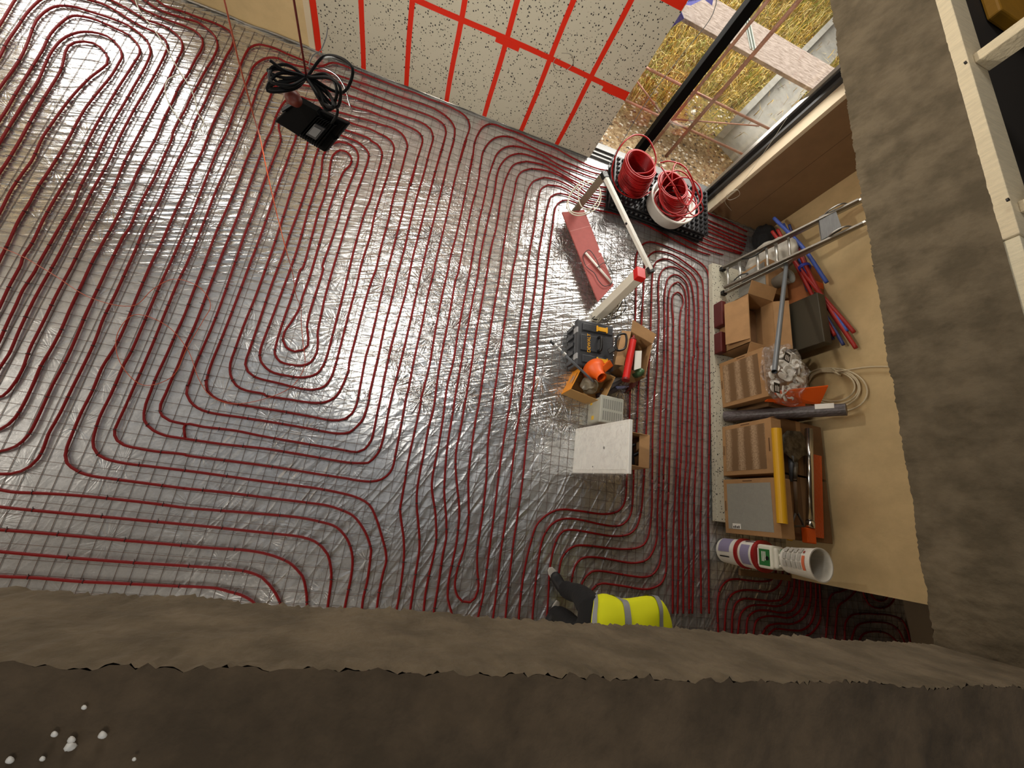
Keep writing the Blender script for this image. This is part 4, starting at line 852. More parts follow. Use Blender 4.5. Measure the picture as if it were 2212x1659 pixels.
M_redcard = mat('dusty_red_card', (158, 78, 72), .75, var=.12, vscale=14)
rbm = []
for i in range(4): rbm.append(rb[i])
b = MB(); b.slab([Vector((p.x, p.y, zr - .018)) for p in rbm], (0, 0, .018)); b.build('carton_body', M_redcard, rx, bevel=.004)
for k in (.12, .88):
    m0 = rb[0].lerp(rb[3], k).lerp(rb[1].lerp(rb[2], k), .62); b = MB(); b.box((m0.x - .05, m0.y - .05, .022), (m0.x + .05, m0.y + .05, zr - .018)); b.build('support_block', M_cardd, rx)
b = MB()
for k in (.22, .62):
    p0 = rb[0].lerp(rb[3], k); p1 = rb[1].lerp(rb[2], k); b.slab([p0, p1, p1 + Vector((.0, -.004, 0)), p0 + Vector((0, -.004, 0))], (0, 0, .0008))
b.build('fold_line', mat('fold_line', (196, 140, 132), .8), rx)
b = MB(); q = G(1293, 545, zr + .001); b.slab([q, q + Vector((.03, 0, 0)), q + Vector((.03, .03, 0)), q + Vector((0, .03, 0))], (0, 0, .001)); b.build('sticker', M_white, rx)
b = MB(); b.tube([G(1265, 546, zr + .018), G(1322, 612, zr + .018)], .013, 10); tag(b.build('white_rod', M_white, smooth=True), 'short white rod lying on the red cardboard box', 'rod')
path_obj('wire', [G(1296, 580, zr + .03), G(1288, 560, zr + .035), G(1272, 540, zr + .02), G(1260, 552, zr + .012), G(1266, 575, zr + .012), G(1284, 590, zr + .02), G(1292, 605, zr + .02), G(1305, 618, zr + .02), G(1322, 610, zr + .03), G(1320, 585, zr + .03), G(1306, 568, zr + .03), G(1290, 578, zr + .035)], .004, M_black, 'looped black wire with a plug lying on the red cardboard box', 'wire')
wbb = empty('upright_profile', G(1283, 690, 0)); tag(wbb, 'upright white box profile with a red end cap beside the red cardboard box', 'box profile')
f0 = G(1286, 686, 0.0); vr = ray(1378, 596); X_ = f0.x + .03; tp_ = Vector((X_, vr[1] * X_ / vr[0], H + vr[2] * X_ / vr[0]))
b = MB(); b.beam(f0, tp_, .115, .085, up=(1, 0, 0)); b.build('profile_body', mat('off_white_profile', (208, 202, 186), .5), wbb, bevel=.005)
dn = (tp_ - f0).normalized(); b = MB(); b.beam(tp_ - dn * .01, tp_ + dn * .055, .123, .093, up=(1, 0, 0)); b.build('end_cap', M_red, wbb, bevel=.006)
b = MB(); rg2 = random.Random(11)
for k in range(16):
    p0 = G(1335 + rg2.uniform(-8, 8), 640 + rg2.uniform(-8, 8), .10 + rg2.uniform(0, .1)); p1 = G(1300 + rg2.uniform(-15, 35), 685 + rg2.uniform(-10, 16), .03 + rg2.uniform(0, .05)); mdd = (p0 + p1) / 2 + Vector((rg2.uniform(-.06, .06), rg2.uniform(-.06, .06), rg2.uniform(0, .08)))
    b.tube(smooth_path([p0, mdd, p1], .02), .005, 6)
tag(b.build('strap_bunch', mat('dirty_white_cord', (182, 176, 156), .6), smooth=True), 'bunch of dirty white cords hanging below the upright white profile', 'cords')
path_obj('cable', [G(1348, 640, .2), G(1352, 665, .1), G(1340, 680, .06), G(1310, 690, .05), G(1280, 688, .06), G(1292, 680, .07), G(1330, 674, .08), G(1345, 650, .15)], .0055, M_black, 'black cable looped over the white cords above the toolbox', 'cable')

# ------------------------------------------------------------------ toolbox
tbx = empty('toolbox', (1.86, 1.79, 0)); tag(tbx, 'black stackable toolbox with yellow latches and yellow lettering on the foil', 'toolbox')
M_tool = mat('black_box_plastic', (50, 51, 54), .45, bump=.15, bscale=50); M_latch = mat('yellow_latch', (230, 166, 30), .45)
TR = math.radians(4); pc = Vector((1.775, 1.72, 0))
def rot(p): return Matrix.Rotation(TR, 3, 'Z') @ (Vector(p)) + pc
def rbox(b, lo, hi): return b.slab([rot((lo[0], lo[1], lo[2])), rot((hi[0], lo[1], lo[2])), rot((hi[0], hi[1], lo[2])), rot((lo[0], hi[1], lo[2]))], (0, 0, hi[2] - lo[2]))
b = MB(); rbox(b, (-.19, -.23, .02), (.19, .23, .20)); b.build('case', M_tool, tbx, bevel=.02, seg=3)
b = MB(); rbox(b, (-.21, -.25, .20), (.21, .25, .27)); b.build('lid', M_tool, tbx, bevel=.018, seg=3)
b = MB()
for y_ in (-.17, .17): rbox(b, (-.15, y_ - .04, .27), (.19, y_ + .04, .285))
rbox(b, (-.17, -.085, .27), (.06, .085, .282)); b.build('lid_ribs', M_tool, tbx, bevel=.006)
b = MB(); 
for k in range(5): rbox(b, (-.215, -.2 + k * .09, .04), (-.19, -.16 + k * .09, .19))
b.build('side_ribs', M_tool, tbx, bevel=.004)
b = MB(); b.tube(smooth_path([rot((.02, -.07, .285)), rot((.03, -.07, .32)), rot((.03, .07, .32)), rot((.02, .07, .285))], .01), .014, 10); b.build('carry_handle', M_black, tbx, smooth=True)
for y_ in (-.17, .17):
    b = MB(); rbox(b, (.01, y_ - .022, .285), (.12, y_ + .022, .297)); rbox(b, (.0, y_ - .032, .285), (.015, y_ + .032, .30)); rbox(b, (.11, y_ - .032, .285), (.125, y_ + .032, .30)); b.build('latch', M_latch, tbx, bevel=.003)
for y_ in (-.15, .13):
    b = MB(); rbox(b, (-.212, y_ - .03, .2), (-.195, y_ + .03, .275)); b.build('side_clip', mat('light_grey_clip', (150, 150, 150), .5), tbx, bevel=.003)
xd = rot((0, 1, 0)) - pc; yd = -(rot((1, 0, 0)) - pc)
text('DEWALT', .05, rot((-.08, 0, .284)), xd, yd, M_latch, tbx)

# ------------------------------------------------------------------ orange carton with its contents
oc = empty('orange_carton', (1.78, 1.27, 0)); tag(oc, 'open orange cardboard carton with dark lettering in front of the toolbox', 'carton')
M_oc = mat('orange_card', (232, 146, 24), .6); M_oci = mat('tan_card', (182, 142, 86), .8)
A0 = G(1213, 852, 0); B0 = G(1240, 800, 0); D0 = A0 + Vector((.36, -.06, 0)); C0 = B0 + Vector((.36, -.06, 0)); hh = .22
def wall(a, c_, h, t=.005, m=None): 
    b = MB(); n_ = Vector((-(c_ - a).y, (c_ - a).x, 0)).normalized() * t; b.slab([a, c_, c_ + n_, a + n_], (0, 0, h)); return b
wall(A0, B0, hh).build('front_panel', M_oc, oc); wall(A0, D0, hh).build('side_panel', M_oci, oc); wall(B0, C0, hh).build('side_panel', M_oci, oc); wall(D0, C0, hh).build('back_panel', M_oci, oc)
b = MB(); b.slab([A0, D0, C0, B0], (0, 0, .006)); b.build('bottom_panel', M_oci, oc)
dxy = (B0 - A0).normalized(); nrm2 = Vector((-dxy.y, dxy.x, 0)); 
if nrm2.x > 0: nrm2 = -nrm2
mid = (A0 + B0) / 2
b = MB(); qq = mid + Vector((0, 0, .11)) + nrm2 * .004
b.slab([qq - dxy * .045 - Vector((0, 0, .03)), qq + dxy * .045 - Vector((0, 0, .03)), qq + dxy * .045 + Vector((0, 0, .005)), qq + dxy * .02 + Vector((0, 0, .03)), qq - dxy * .02 + Vector((0, 0, .03)), qq - dxy * .045 + Vector((0, 0, .005))], nrm2 * .001); b.build('pictogram', M_white, oc)
b = MB(); b.slab([mid - dxy * .075 + Vector((0, 0, .165)) + nrm2 * .004, mid + dxy * .06 + Vector((0, 0, .165)) + nrm2 * .004, mid + dxy * .06 + Vector((0, 0, .185)) + nrm2 * .004, mid - dxy * .075 + Vector((0, 0, .185)) + nrm2 * .004], nrm2 * .001); b.build('dark_print', mat('dark_print', (60, 34, 10), .6), oc)
# hose with fittings and crumpled bag in the carton
cc = (A0 + C0) / 2
b = MB(); me = bmesh.new(); bmesh.ops.create_icosphere(me, subdivisions=4, radius=.11)
for v in me.verts: v.co = Vector((v.co.x * .95, v.co.y * .8, v.co.z * .7)); v.co += disp(v.co, .035, 14)
b.add([tuple(v.co + Vector((cc.x, cc.y, .15))) for v in me.verts], [tuple(v.index for v in f.verts) for f in me.faces]); me.free()
tag(b.build('crumpled_bag', mat('dirty_plastic', (142, 132, 112), .35, var=.3, vscale=20), smooth=True), 'crumpled grey plastic bag stuffed into the orange carton', 'bag')
hs = empty('hose', (cc.x, cc.y, .2)); tag(hs, 'grey hose with pale metal fittings reaching out of the orange carton', 'hose')
hp = [Vector((cc.x - .02, cc.y, .26)), G(1240, 785, .34), G(1222, 768, .34), G(1205, 752, .33)]
b = MB(); b.tube(smooth_path(hp, .02), .012, 10); b.build('hose_tube', M_grey, hs, smooth=True)
dd_ = (hp[3] - hp[2]).normalized()
for k, (o_, r_, l_) in enumerate(((-.10, .02, .03), (-.04, .017, .04), (.02, .02, .025))):
    b = MB(); b.lathe(hp[3] + dd_ * o_, dd_, [(0, 0), (0, r_), (l_, r_), (l_, 0)], 14); b.build('fitting', M_alu, hs)
b = MB(); b.lathe(hp[3] + dd_ * .05, dd_, [(0, 0), (0, .014), (.05, .014), (.05, 0)], 14); b.build('hose_end', M_black, hs)
# orange funnel with spout
fn = empty('funnel', G(1298, 810, .3)); tag(fn, 'orange plastic funnel lying between the orange carton and the brown carton', 'funnel')
fa = G(1300, 816, .36); fb = G(1276, 790, .20)
ax = (fb - fa)
b = MB(); b.lathe(fa, ax, [(0, .046), (.0, .052), (.02, .05), (.07, .055), (.12, .09), (.17, .12), (.165, .112), (.115, .082), (.06, .044), (.004, .043)], 28); b.build('funnel_body', M_orange, fn, smooth=True)
b = MB(); b.slab([G(1302, 790, .33), G(1318, 776, .33), G(1326, 790, .3), G(1306, 806, .3)], (0, 0, -.12)); b.build('side_wing', mat('orange_sheet', (224, 98, 20), .5), fn, bevel=.01)

# ------------------------------------------------------------------ brown carton with sealant guns
bc = empty('brown_carton', (2.2, 1.75, 0)); tag(bc, 'open brown cardboard carton right of the toolbox holding a red gun', 'carton')
K = [G(1318, 805, 0), G(1362, 830, 0), G(1378, 760, 0), G(1334, 735, 0)]
for i, nme in enumerate(('front_panel', 'side_panel', 'back_panel', 'side_panel')): wall(K[i], K[(i + 1) % 4], .26).build(nme, M_card, bc)
b = MB(); b.slab(K, (0, 0, .006)); b.build('bottom_panel', M_cardd, bc)
b = MB(); n_ = Vector((.0, .0, .26)); b.slab([K[2] + n_, K[3] + n_, K[3] + n_ + Vector((.0, .13, .02)), K[2] + n_ + Vector((.03, .11, .02))], (0, 0, .004)); b.slab([K[3] + n_, K[0] + n_, K[0] + n_ + Vector((-.09, 0, -.03)), K[3] + n_ + Vector((-.09, 0, -.03))], (0, 0, .004)); b.build('top_flap', M_card, bc)
sg = empty('sealant_gun', G(1360, 778, .32)); tag(sg, 'red tube sealant gun laid across the brown carton', 'sealant gun')
g0, g1 = G(1367, 736, .34), G(1352, 818, .36)
b = MB(); b.tube([g0, g1], .036, 18); b.build('barrel', M_red, sg, smooth=False)
b = MB(); b.lathe(g0, g0 - g1, [(0, .036), (.01, .038), (.02, .03), (.035, .014), (.06, .012), (.06, 0)], 16); b.build('nozzle_cap', mat('dark_red_cap', (120, 14, 12), .4), sg)
b = MB(); b.lathe(g1, g1 - g0, [(0, .04), (.02, .04), (.02, .0)], 16); b.build('rear_cap', mat('dark_red_cap', (120, 14, 12), .4), sg)
s2 = empty('handle_frame', G(1343, 740, .36)); tag(s2, 'black square-looped tool handle sticking up from the brown carton', 'tool handle')
b = MB(); q = [G(1334, 726, .40), G(1351, 722, .40), G(1350, 752, .40), G(1332, 756, .40)]
b.tube(smooth_path(q, .02, True), .011, 8, closed=True); b.build('grip', M_black, s2, smooth=True)
b = MB(); b.beam(G(1333, 750, .37), G(1314, 760, .30), .05, .03); b.build('body', M_black, s2, bevel=.006)
b = MB(); q = [G(1372, 758, .33), G(1386, 758, .33), G(1384, 795, .33), G(1369, 800, .33)]; b.slab(q, (0, 0, .004)); tag(b.build('paper_sheet', M_white), 'folded white paper lying beside the red sealant gun', 'paper')
b = MB(); b.lathe(G(1373, 808, .2), (0, 0, 1), [(0, 0), (0, .045), (.09, .045), (.11, .03), (.13, .018), (.13, 0)], 18); tag(b.build('green_bottle', mat('green_plastic', (72, 104, 70), .3), smooth=True), 'dull green bottle at the lower corner of the brown carton', 'bottle')
bk = (((1300, 846), (1340, 822), .03, (120, 122, 128), 'grey cartridge lying nearest to the funnel below the brown carton'), ((1318, 826), (1345, 818), .028, (188, 190, 190), 'silvery cartridge lying uppermost below the brown carton'),
      ((1330, 838), (1352, 836), .02, (150, 156, 196), 'small pale violet tube lying below the brown carton'), ((1290, 856), (1330, 842), .028, (84, 84, 92), 'long dark grey tube lying between the orange carton and the pail'))
for k, (p, q, r, colr, lab) in enumerate(bk):
    a_, b__ = G(*p, .05 + .02 * (k % 2)), G(*q, .09 + .03 * (k % 2)); z_ = max(r, .03)
    a_ = G(*p, z_ + .002); b__ = G(*q, z_ + .002)
    b = MB(); b.tube([a_, b__], r, 12); dd = (b__ - a_).normalized(); b.tube([b__, b__ + dd * .04], r * .35, 8); tag(b.build('cartridge', mat('cart%d' % k, colr, .35), smooth=True), lab, 'cartridge')
b = MB(); q = [G(1362, 822, .0), G(1384, 812, .0), G(1366, 838, .0), G(1348, 850, .0)]; b.slab(q, (0, 0, .05)); tag(b.build('dark_tray', mat('dark_red_tray', (80, 26, 20), .5), bevel=.004), 'small dark red tray behind the cartridges', 'tray')

# ------------------------------------------------------------------ pail, manifold cabinet, open carton
pa = empty('pail', (2.16, 1.08, 0)); tag(pa, 'square white pail with grey lettering and a yellow sticker beside the cabinet', 'pail')
M_pail = mat('chalky_white', (178, 176, 160), .6, var=.1, vscale=9)
f0 = G(1268, 893, 0); hp_ = .27
def pbox(b, x0, x1, y0, y1, z0, z1): return b.box((f0.x + x0, f0.y + y0, z0), (f0.x + x1, f0.y + y1, z1))
b = MB(); pbox(b, 0, .24, -.13, .13, 0, hp_); b.build('pail_body', M_pail, pa, bevel=.025, seg=3)
b = MB(); pbox(b, -.008, .248, -.138, .138, hp_ - .02, hp_ + .015); b.build('lid', mat('pail_lid', (168, 168, 156), .5), pa, bevel=.01, seg=2)
b = MB(); pbox(b, -.0015, 0, -.09, -.05, .1, .15); pbox(b, -.0015, 0, .07, .10, .06, .10); b.build('yellow_sticker', mat('yellow_sticker', (232, 186, 30), .5), pa)
b = MB()
for i in range(2):
    for j in range(9): pbox(b, .02 + j * .024, .036 + j * .024, -.11 + i * .115, -.02 + i * .12, hp_ + .015, hp_ + .0158)
b.build('printed_lines', mat('grey_print', (132, 132, 124), .6), pa)
# crumpled clear bag beside the pail
b = MB(); me = bmesh.new(); bmesh.ops.create_icosphere(me, subdivisions=4, radius=.1)
q0 = G(1272, 900, .07)
for v in me.verts: v.co = Vector((v.co.x * .7, v.co.y * 1.5, v.co.z * .6)); v.co += disp(v.co, .04, 18)
b.add([tuple(v.co + q0) for v in me.verts], [tuple(v.index for v in f.verts) for f in me.faces]); me.free()
tag(b.build('clear_bag', FILM), 'crumpled clear plastic bag between the pail and the upright white cabinet', 'bag')
cb = empty('manifold_cabinet', (1.85, .66, 0)); tag(cb, 'tall white metal cabinet standing upright, wrapped in clear film', 'cabinet')
q = [Vector((1.76, .895, .0)), Vector((1.76, .455, .0)), onX(1357, 1023, 1.76), onX(1360, 905, 1.76)]
b = MB(); b.slab(q, (.03, 0, 0)); b.build('cabinet_case', mat('white_enamel', (240, 238, 230), .35), cb, bevel=.004)
def onface(u, v, off=.0): 
    p = (q[1] * (1 - u) + q[0] * u) * (1 - v) + (q[2] * (1 - u) + q[3] * u) * v; return p - Vector((off, 0, 0))
b = MB(); b.slab([onface(.07, .03), onface(.93, .03), onface(.93, .97), onface(.07, .97)], (-.004, 0, 0)); b.build('door', mat('white_door', (244, 243, 236), .3), cb, bevel=.0015)
b = MB(); b.lathe(onface(.50, .62, .004), (-1, 0, 0), [(0, 0), (0, .012), (.006, .012), (.008, .004), (.008, 0)], 16); b.build('lock', M_alu, cb)
b = MB(); b.lathe(onface(.13, .43, .004), (-1, 0, 0), [(0, 0), (0, .006), (.003, .005), (.003, 0)], 12); b.build('cable_hole', M_black, cb)
b = MB(); n_ = 26; rg2 = random.Random(4)
def ff(i, j):
    u, v = -.03 + 1.06 * i / n_, -.01 + 1.02 * j / n_; p = onface(u, v, .012); return p - Vector((.008 * abs(nz.noise(Vector((u * 6, v * 9, 1)))) + .005 * abs(nz.noise(Vector((u * 25, v * 25, 3)))), 0, 0))
vs = [ff(i, j) for i in range(n_ + 1) for j in range(n_ + 1)]
b.add(vs, [(i * (n_ + 1) + j, (i + 1) * (n_ + 1) + j, (i + 1) * (n_ + 1) + j + 1, i * (n_ + 1) + j + 1) for i in range(n_) for j in range(n_)])
sk = [onface(-.03, v) + Vector((0, -.06 * math.sin(v * 3.1) - .005, 0)) for v in np.linspace(0, 1, 14)]; sk2 = [onface(-.03, v) + Vector((.1, -.05 * math.sin(v * 3.1) - .004, 0)) for v in np.linspace(0, 1, 14)]
b.add(sk + sk2 + [onface(-.01, v, .012) for v in np.linspace(0, 1, 14)], [(i, i + 1, 15 + i, 14 + i) for i in range(13)] + [(28 + i, 29 + i, i + 1, i) for i in range(13)])
b.build('wrapping_film', FILM, cb, smooth=True)
oc2 = empty('open_carton', (2.25, .70, 0)); tag(oc2, 'open tan cardboard carton behind the white cabinet with black fittings inside', 'carton')
Kz = .42; K = [G(1345, 928, 0), G(1345, 1018, 0), G(1345, 1018, 0), G(1345, 928, 0)]
x0_, x1_ = 1.90, 2.30; ya, yb = G(1402, 1012, Kz).y, G(1402, 940, Kz).y; x1_ = G(1402, 980, Kz).x
K = [Vector((x0_, ya, 0)), Vector((x1_, ya, 0)), Vector((x1_, yb, 0)), Vector((x0_, yb, 0))]
for i, nme in enumerate(('side_panel', 'back_panel', 'side_panel', 'front_panel')): wall(K[i], K[(i + 1) % 4], Kz, .006).build(nme, M_card, oc2)
b = MB(); b.slab(K, (0, 0, .006)); b.build('bottom_panel', M_cardd, oc2)
b = MB(); b.slab([K[1] + Vector((-.09, .01, Kz - .03)), K[1] + Vector((0, 0, Kz)), K[2] + Vector((0, 0, Kz)), K[2] + Vector((-.09, -.01, Kz - .03))], (0, 0, .004)); b.build('top_flap', M_card, oc2)
cxm, cym = (x0_ + x1_) / 2 + .03, (ya + yb) / 2
for k, (dx, dy, rl, lab) in enumerate(((0.0, .02, .26, 'large black pipe fitting lying in the open carton behind the cabinet'), (.05, -.05, .18, 'smaller black fitting in the open carton, with white print'))):
    b = MB(); b.beam((cxm + dx, cym + dy - rl / 2, .30 + .02 * k), (cxm + dx - .03, cym + dy + rl / 2, .32), .07, .07); b.beam((cxm + dx + .02, cym + dy, .33), (cxm + dx + .08, cym + dy + .04, .35), .03, .03)
    tag(b.build('pipe_fitting', M_black, bevel=.01), lab, 'fitting')
b = MB(); b.tube([(cxm - .10, ya + .03, .33), (cxm + .02, ya + .025, .33)], .014, 12); b.tube([(cxm - .10, ya + .06, .34), (cxm + .01, ya + .055, .34)], .012, 12); tag(b.build('pipe_stub', M_alu, smooth=True), 'pair of bright metal pipe stubs at the lower edge of the open carton', 'pipe stub')

# ------------------------------------------------------------------ worker bending over the pipes
def skin_obj(name, verts, edges, m, parent, sub=2):
    me = bpy.data.meshes.new(name); base = WORG[parent.name] if parent else Vector((0, 0, 0))
    me.from_pydata([tuple(Vector(v[:3]) - base) for v in verts], edges, [])
    me.materials.append(m); o = bpy.data.objects.new(name, me); C.objects.link(o)
    if parent: o.parent = parent
    WORG[o.name] = base
    md = o.modifiers.new('skin', 'SKIN'); md.use_smooth_shade = True
    sv = me.skin_vertices[0].data if me.skin_vertices else None
    if sv is None:
        bpy.context.view_layer.objects.active = o; o.select_set(True)
        bpy.ops.mesh.customdata_skin_add(); sv = me.skin_vertices[0].data; o.select_set(False)
    for i, v in enumerate(verts): sv[i].radius = (v[3], v[4] if len(v) > 4 else v[3]); sv[i].use_root = (i == 0)
    s_ = o.modifiers.new('subdivision', 'SUBSURF'); s_.levels = sub; s_.render_levels = sub
    return o
pe = empty('person', (1.75, -.62, 0)); tag(pe, 'person in a yellow hi-vis vest and black trousers, bent over the pipes', 'person')
HZ = .80
hipL, hipR = Vector((1.64, -.56, HZ - .03)), Vector((1.64, -.75, HZ - .03))
pel = Vector((1.66, -.65, HZ + .02)); wst = Vector((1.82, -.65, HZ + .05)); chs = Vector((2.02, -.66, HZ + .04)); nck = Vector((2.19, -.66, HZ - .05)); hd = Vector((2.27, -.70, HZ - .24))
shL, shR = Vector((2.10, -.54, HZ - .03)), Vector((2.10, -.79, HZ - .03))
kneL, kneR = Vector((1.70, -.53, .44)), Vector((1.67, -.77, .44))
ankL, ankR = Vector((1.735, -.575, .10)), Vector((1.685, -.735, .10))
toeL, toeR = Vector((1.655, -.475, .045)), Vector((1.625, -.86, .045))
elL, elR = Vector((2.14, -.60, .52)), Vector((2.14, -.88, .52)); wrL, wrR = Vector((2.22, -.64, .28)), Vector((2.22, -.86, .28))
V = [(*pel, .11, .08), (*wst, .12, .09), (*chs, .15, .11), (*nck, .06, .06), (*hd, .085, .095), (*(hd + Vector((.03, 0, -.08))), .07, .075),
     (*shL, .06), (*elL, .045), (*wrL, .03), (*shR, .06), (*elR, .045), (*wrR, .03),
     (*hipL, .07), (*kneL, .045), (*ankL, .034), (*toeL, .026), (*hipR, .07), (*kneR, .045), (*ankR, .034), (*toeR, .026)]
E_ = [(0, 1), (1, 2), (2, 3), (3, 4), (4, 5), (2, 6), (6, 7), (7, 8), (2, 9), (9, 10), (10, 11), (0, 12), (12, 13), (13, 14), (14, 15), (0, 16), (16, 17), (17, 18), (18, 19)]
for w_, s_ in ((8, 1), (11, -1)):                      # hands: palm, four fingers and a thumb
    base = Vector(V[w_][:3]); i0 = len(V)
    palm = base + Vector((.05, 0, -.05)); V.append((*palm, .030, .016)); E_.append((w_, i0))
    for k, (dy, ln) in enumerate(((-.03, .065), (-.01, .075), (.01, .072), (.03, .058))):
        a_ = palm + Vector((.03, dy, -.025)); b_ = a_ + Vector((ln * .5, dy * .2, -ln * .35)); c_ = b_ + Vector((ln * .15, 0, -ln * .45))
        i = len(V); V += [(*a_, .010), (*b_, .0088), (*c_, .0075)]; E_ += [(i0, i), (i, i + 1), (i + 1, i + 2)]
    a_ = palm + Vector((.0, -s_ * .032, -.005)); b_ = a_ + Vector((.03, -s_ * .02, -.02)); i = len(V); V += [(*a_, .011), (*b_, .009)]; E_ += [(i0, i), (i, i + 1)]
skin_obj('body', V, E_, M_skin, pe)
legs = [(1.62, -.655, HZ - .015, .166, .150), (*hipL, .118), (*(hipL * .5 + kneL * .5), .098), (*kneL, .080), (*(kneL * .5 + ankL * .5), .078), (*(ankL + Vector((-.01, .02, -.01))), .075), (*hipR, .118), (*(hipR * .5 + kneR * .5), .098), (*kneR, .080), (*(kneR * .5 + ankR * .5), .078), (*(ankR + Vector((-.01, -.02, -.01))), .075), (*(pel + Vector((.10, 0, .03))), .15, .12)]
skin_obj('trousers', legs, [(0, 1), (1, 2), (2, 3), (3, 4), (4, 5), (0, 6), (6, 7), (7, 8), (8, 9), (9, 10), (0, 11)], M_trouser, pe)
M_shoe = mat('black_shoe', (26, 26, 28), .6); M_sole = mat('pale_sole', (190, 186, 178), .6)
for an, to in ((ankL, toeL), (ankR, toeR)):
    d_ = Vector((to.x - an.x, to.y - an.y, 0)).normalized(); s_ = Vector((-d_.y, d_.x, 0)); h0 = Vector((an.x, an.y, 0)) - d_ * .07
    out = [(0, .020), (.04, .028), (.12, .028), (.18, .036), (.24, .037), (.272, .026), (.288, .0)]
    pl_ = [h0 + d_ * t + s_ * w_ for t, w_ in out] + [h0 + d_ * t - s_ * w_ for t, w_ in out[::-1][1:]]
    b = MB(); b.slab([p + Vector((0, 0, .012)) for p in pl_], (0, 0, .022)); sh_sole = b
    sho = [(*(h0 + d_ * .03 + Vector((0, 0, .06))), .050, .050), (*(h0 + d_ * .09 + Vector((0, 0, .065))), .050, .055), (*(h0 + d_ * .16 + Vector((0, 0, .055))), .054, .042), (*(h0 + d_ * .245 + Vector((0, 0, .044))), .050, .036), (*(h0 + d_ * .06 + Vector((0, 0, .11))), .042, .046)]
    s_o = skin_obj('shoe', sho, [(0, 1), (1, 2), (2, 3), (1, 4)], M_shoe, pe)
    sh_sole.build('sole', M_sole, s_o, bevel=.006)
# loose hi-vis vest built as a loft round the back
def loft(sections, n=28, close=False):
    b = MB(); vs = []
    for c_, ry, rz, z_ in sections:
        for j in range(n):
            t = 2 * math.pi * j / n; wv = 1 + .025 * math.sin(5 * t + c_ * 20) + .015 * math.sin(9 * t + c_ * 9)
            sl_ = max(0, 1.80 - c_) * .30 * (1 - math.sin(t)); vs.append((c_ + sl_ + .02 * math.cos(t), -.655 + ry * math.cos(t) * wv, z_ + rz * math.sin(t) * wv))
    b.add(vs, [(i * n + j, i * n + (j + 1) % n, (i + 1) * n + (j + 1) % n, (i + 1) * n + j) for i in range(len(sections) - 1) for j in range(n)])
    return b
secs = [(1.545, .165, .150, HZ - .03), (1.58, .188, .168, HZ - .015), (1.67, .20, .17, HZ + .005), (1.78, .18, .155, HZ + .03), (1.86, .185, .15, HZ + .045), (1.95, .20, .15, HZ + .045), (2.05, .215, .145, HZ + .03), (2.13, .215, .135, HZ + .01), (2.19, .17, .12, HZ - .0), (2.23, .10, .09, HZ - .01)]
vt = loft(secs).build('vest', M_hivis, pe, smooth=True)
vt.modifiers.new('subdivision', 'SUBSURF').render_levels = 1
def band(x0, x1, off=.004, skew=0.0):
    def at_x(x):
        for s0, s1 in zip(secs, secs[1:]):
            if s0[0] <= x <= s1[0]:
                k = (x - s0[0]) / (s1[0] - s0[0]); return [s0[i] * (1 - k) + s1[i] * k for i in range(4)]
        return list(secs[-1] if x > 2 else secs[0])
    b = MB(); n = 56; vs = []
    for xx in (x0, (x0 + x1) / 2, x1):
        for j in range(n):
            t = 2 * math.pi * j / n; x_ = xx + skew * math.sin(t) + .012 * math.sin(3 * t + 1) * (1 if xx > 1.6 else 0); c_, ry, rz, z_ = at_x(min(2.2, max(1.545, x_)))
            wv = 1 + .025 * math.sin(5 * t + c_ * 20) + .015 * math.sin(9 * t + c_ * 9)
            sl_ = max(0, 1.80 - c_) * .30 * (1 - math.sin(t)); vs.append((x_ + sl_ + .02 * math.cos(t), -.655 + (ry + off) * math.cos(t) * wv, z_ + (rz + off) * math.sin(t) * wv))
    b.add(vs, [(i * n + j, i * n + (j + 1) % n, (i + 1) * n + (j + 1) % n, (i + 1) * n + j) for i in range(2) for j in range(n)])
    o = b.build('reflective_band', M_reflect, vt, smooth=True); return o
band(1.547, 1.572, .004); band(1.75, 1.80, .006, .03); band(2.06, 2.105, .006)
skin_obj('sleeves', [(*chs, .11, .09), (*shL, .075), (*elL, .058), (*(wrL * .9 + elL * .1), .045), (*shR, .075), (*elR, .058), (*(wrR * .9 + elR * .1), .045)], [(0, 1), (1, 2), (2, 3), (0, 4), (4, 5), (5, 6)], M_trouser, pe)
# face and hair (turned down to the floor)
b = MB(); me = bmesh.new(); bmesh.ops.create_icosphere(me, subdivisions=3, radius=.098)
for v in me.verts: v.co = Vector((v.co.x * 1.1, v.co.y * .85, v.co.z)); v.co += disp(v.co, .006, 40)
b.add([tuple(v.co + hd + Vector((.02, 0, .022))) for v in me.verts], [tuple(v.index for v in f.verts) for f in me.faces if f.calc_center_median().z > -.03]); me.free()
b.build('hair', mat('dark_hair', (48, 34, 26), .7), pe, smooth=True)
fc = hd + Vector((.06, 0, -.075))
for s_ in (-1, 1):
    b = MB(); b.lathe(fc + Vector((.02, s_ * .032, .0)), (0.2, 0, -1), [(0, 0), (0, .011), (.006, .008), (.008, 0)], 12); b.build('eye', M_white, pe)
    b = MB(); b.lathe(hd + Vector((.02, s_ * .078, -.02)), (0, s_, 0), [(0, .02), (.01, .026), (.014, .016), (.014, 0)], 12); b.build('ear', M_skin, pe)
b = MB(); b.lathe(fc + Vector((-.005, 0, -.005)), (0, 0, -1), [(0, .02), (.02, .012), (.03, 0)], 10); b.build('nose', M_skin, pe)
b = MB(); b.beam(fc + Vector((-.045, -.022, -.0)), fc + Vector((-.045, .022, -.0)), .008, .012); b.build('mouth', mat('lips', (150, 84, 76), .5), pe)

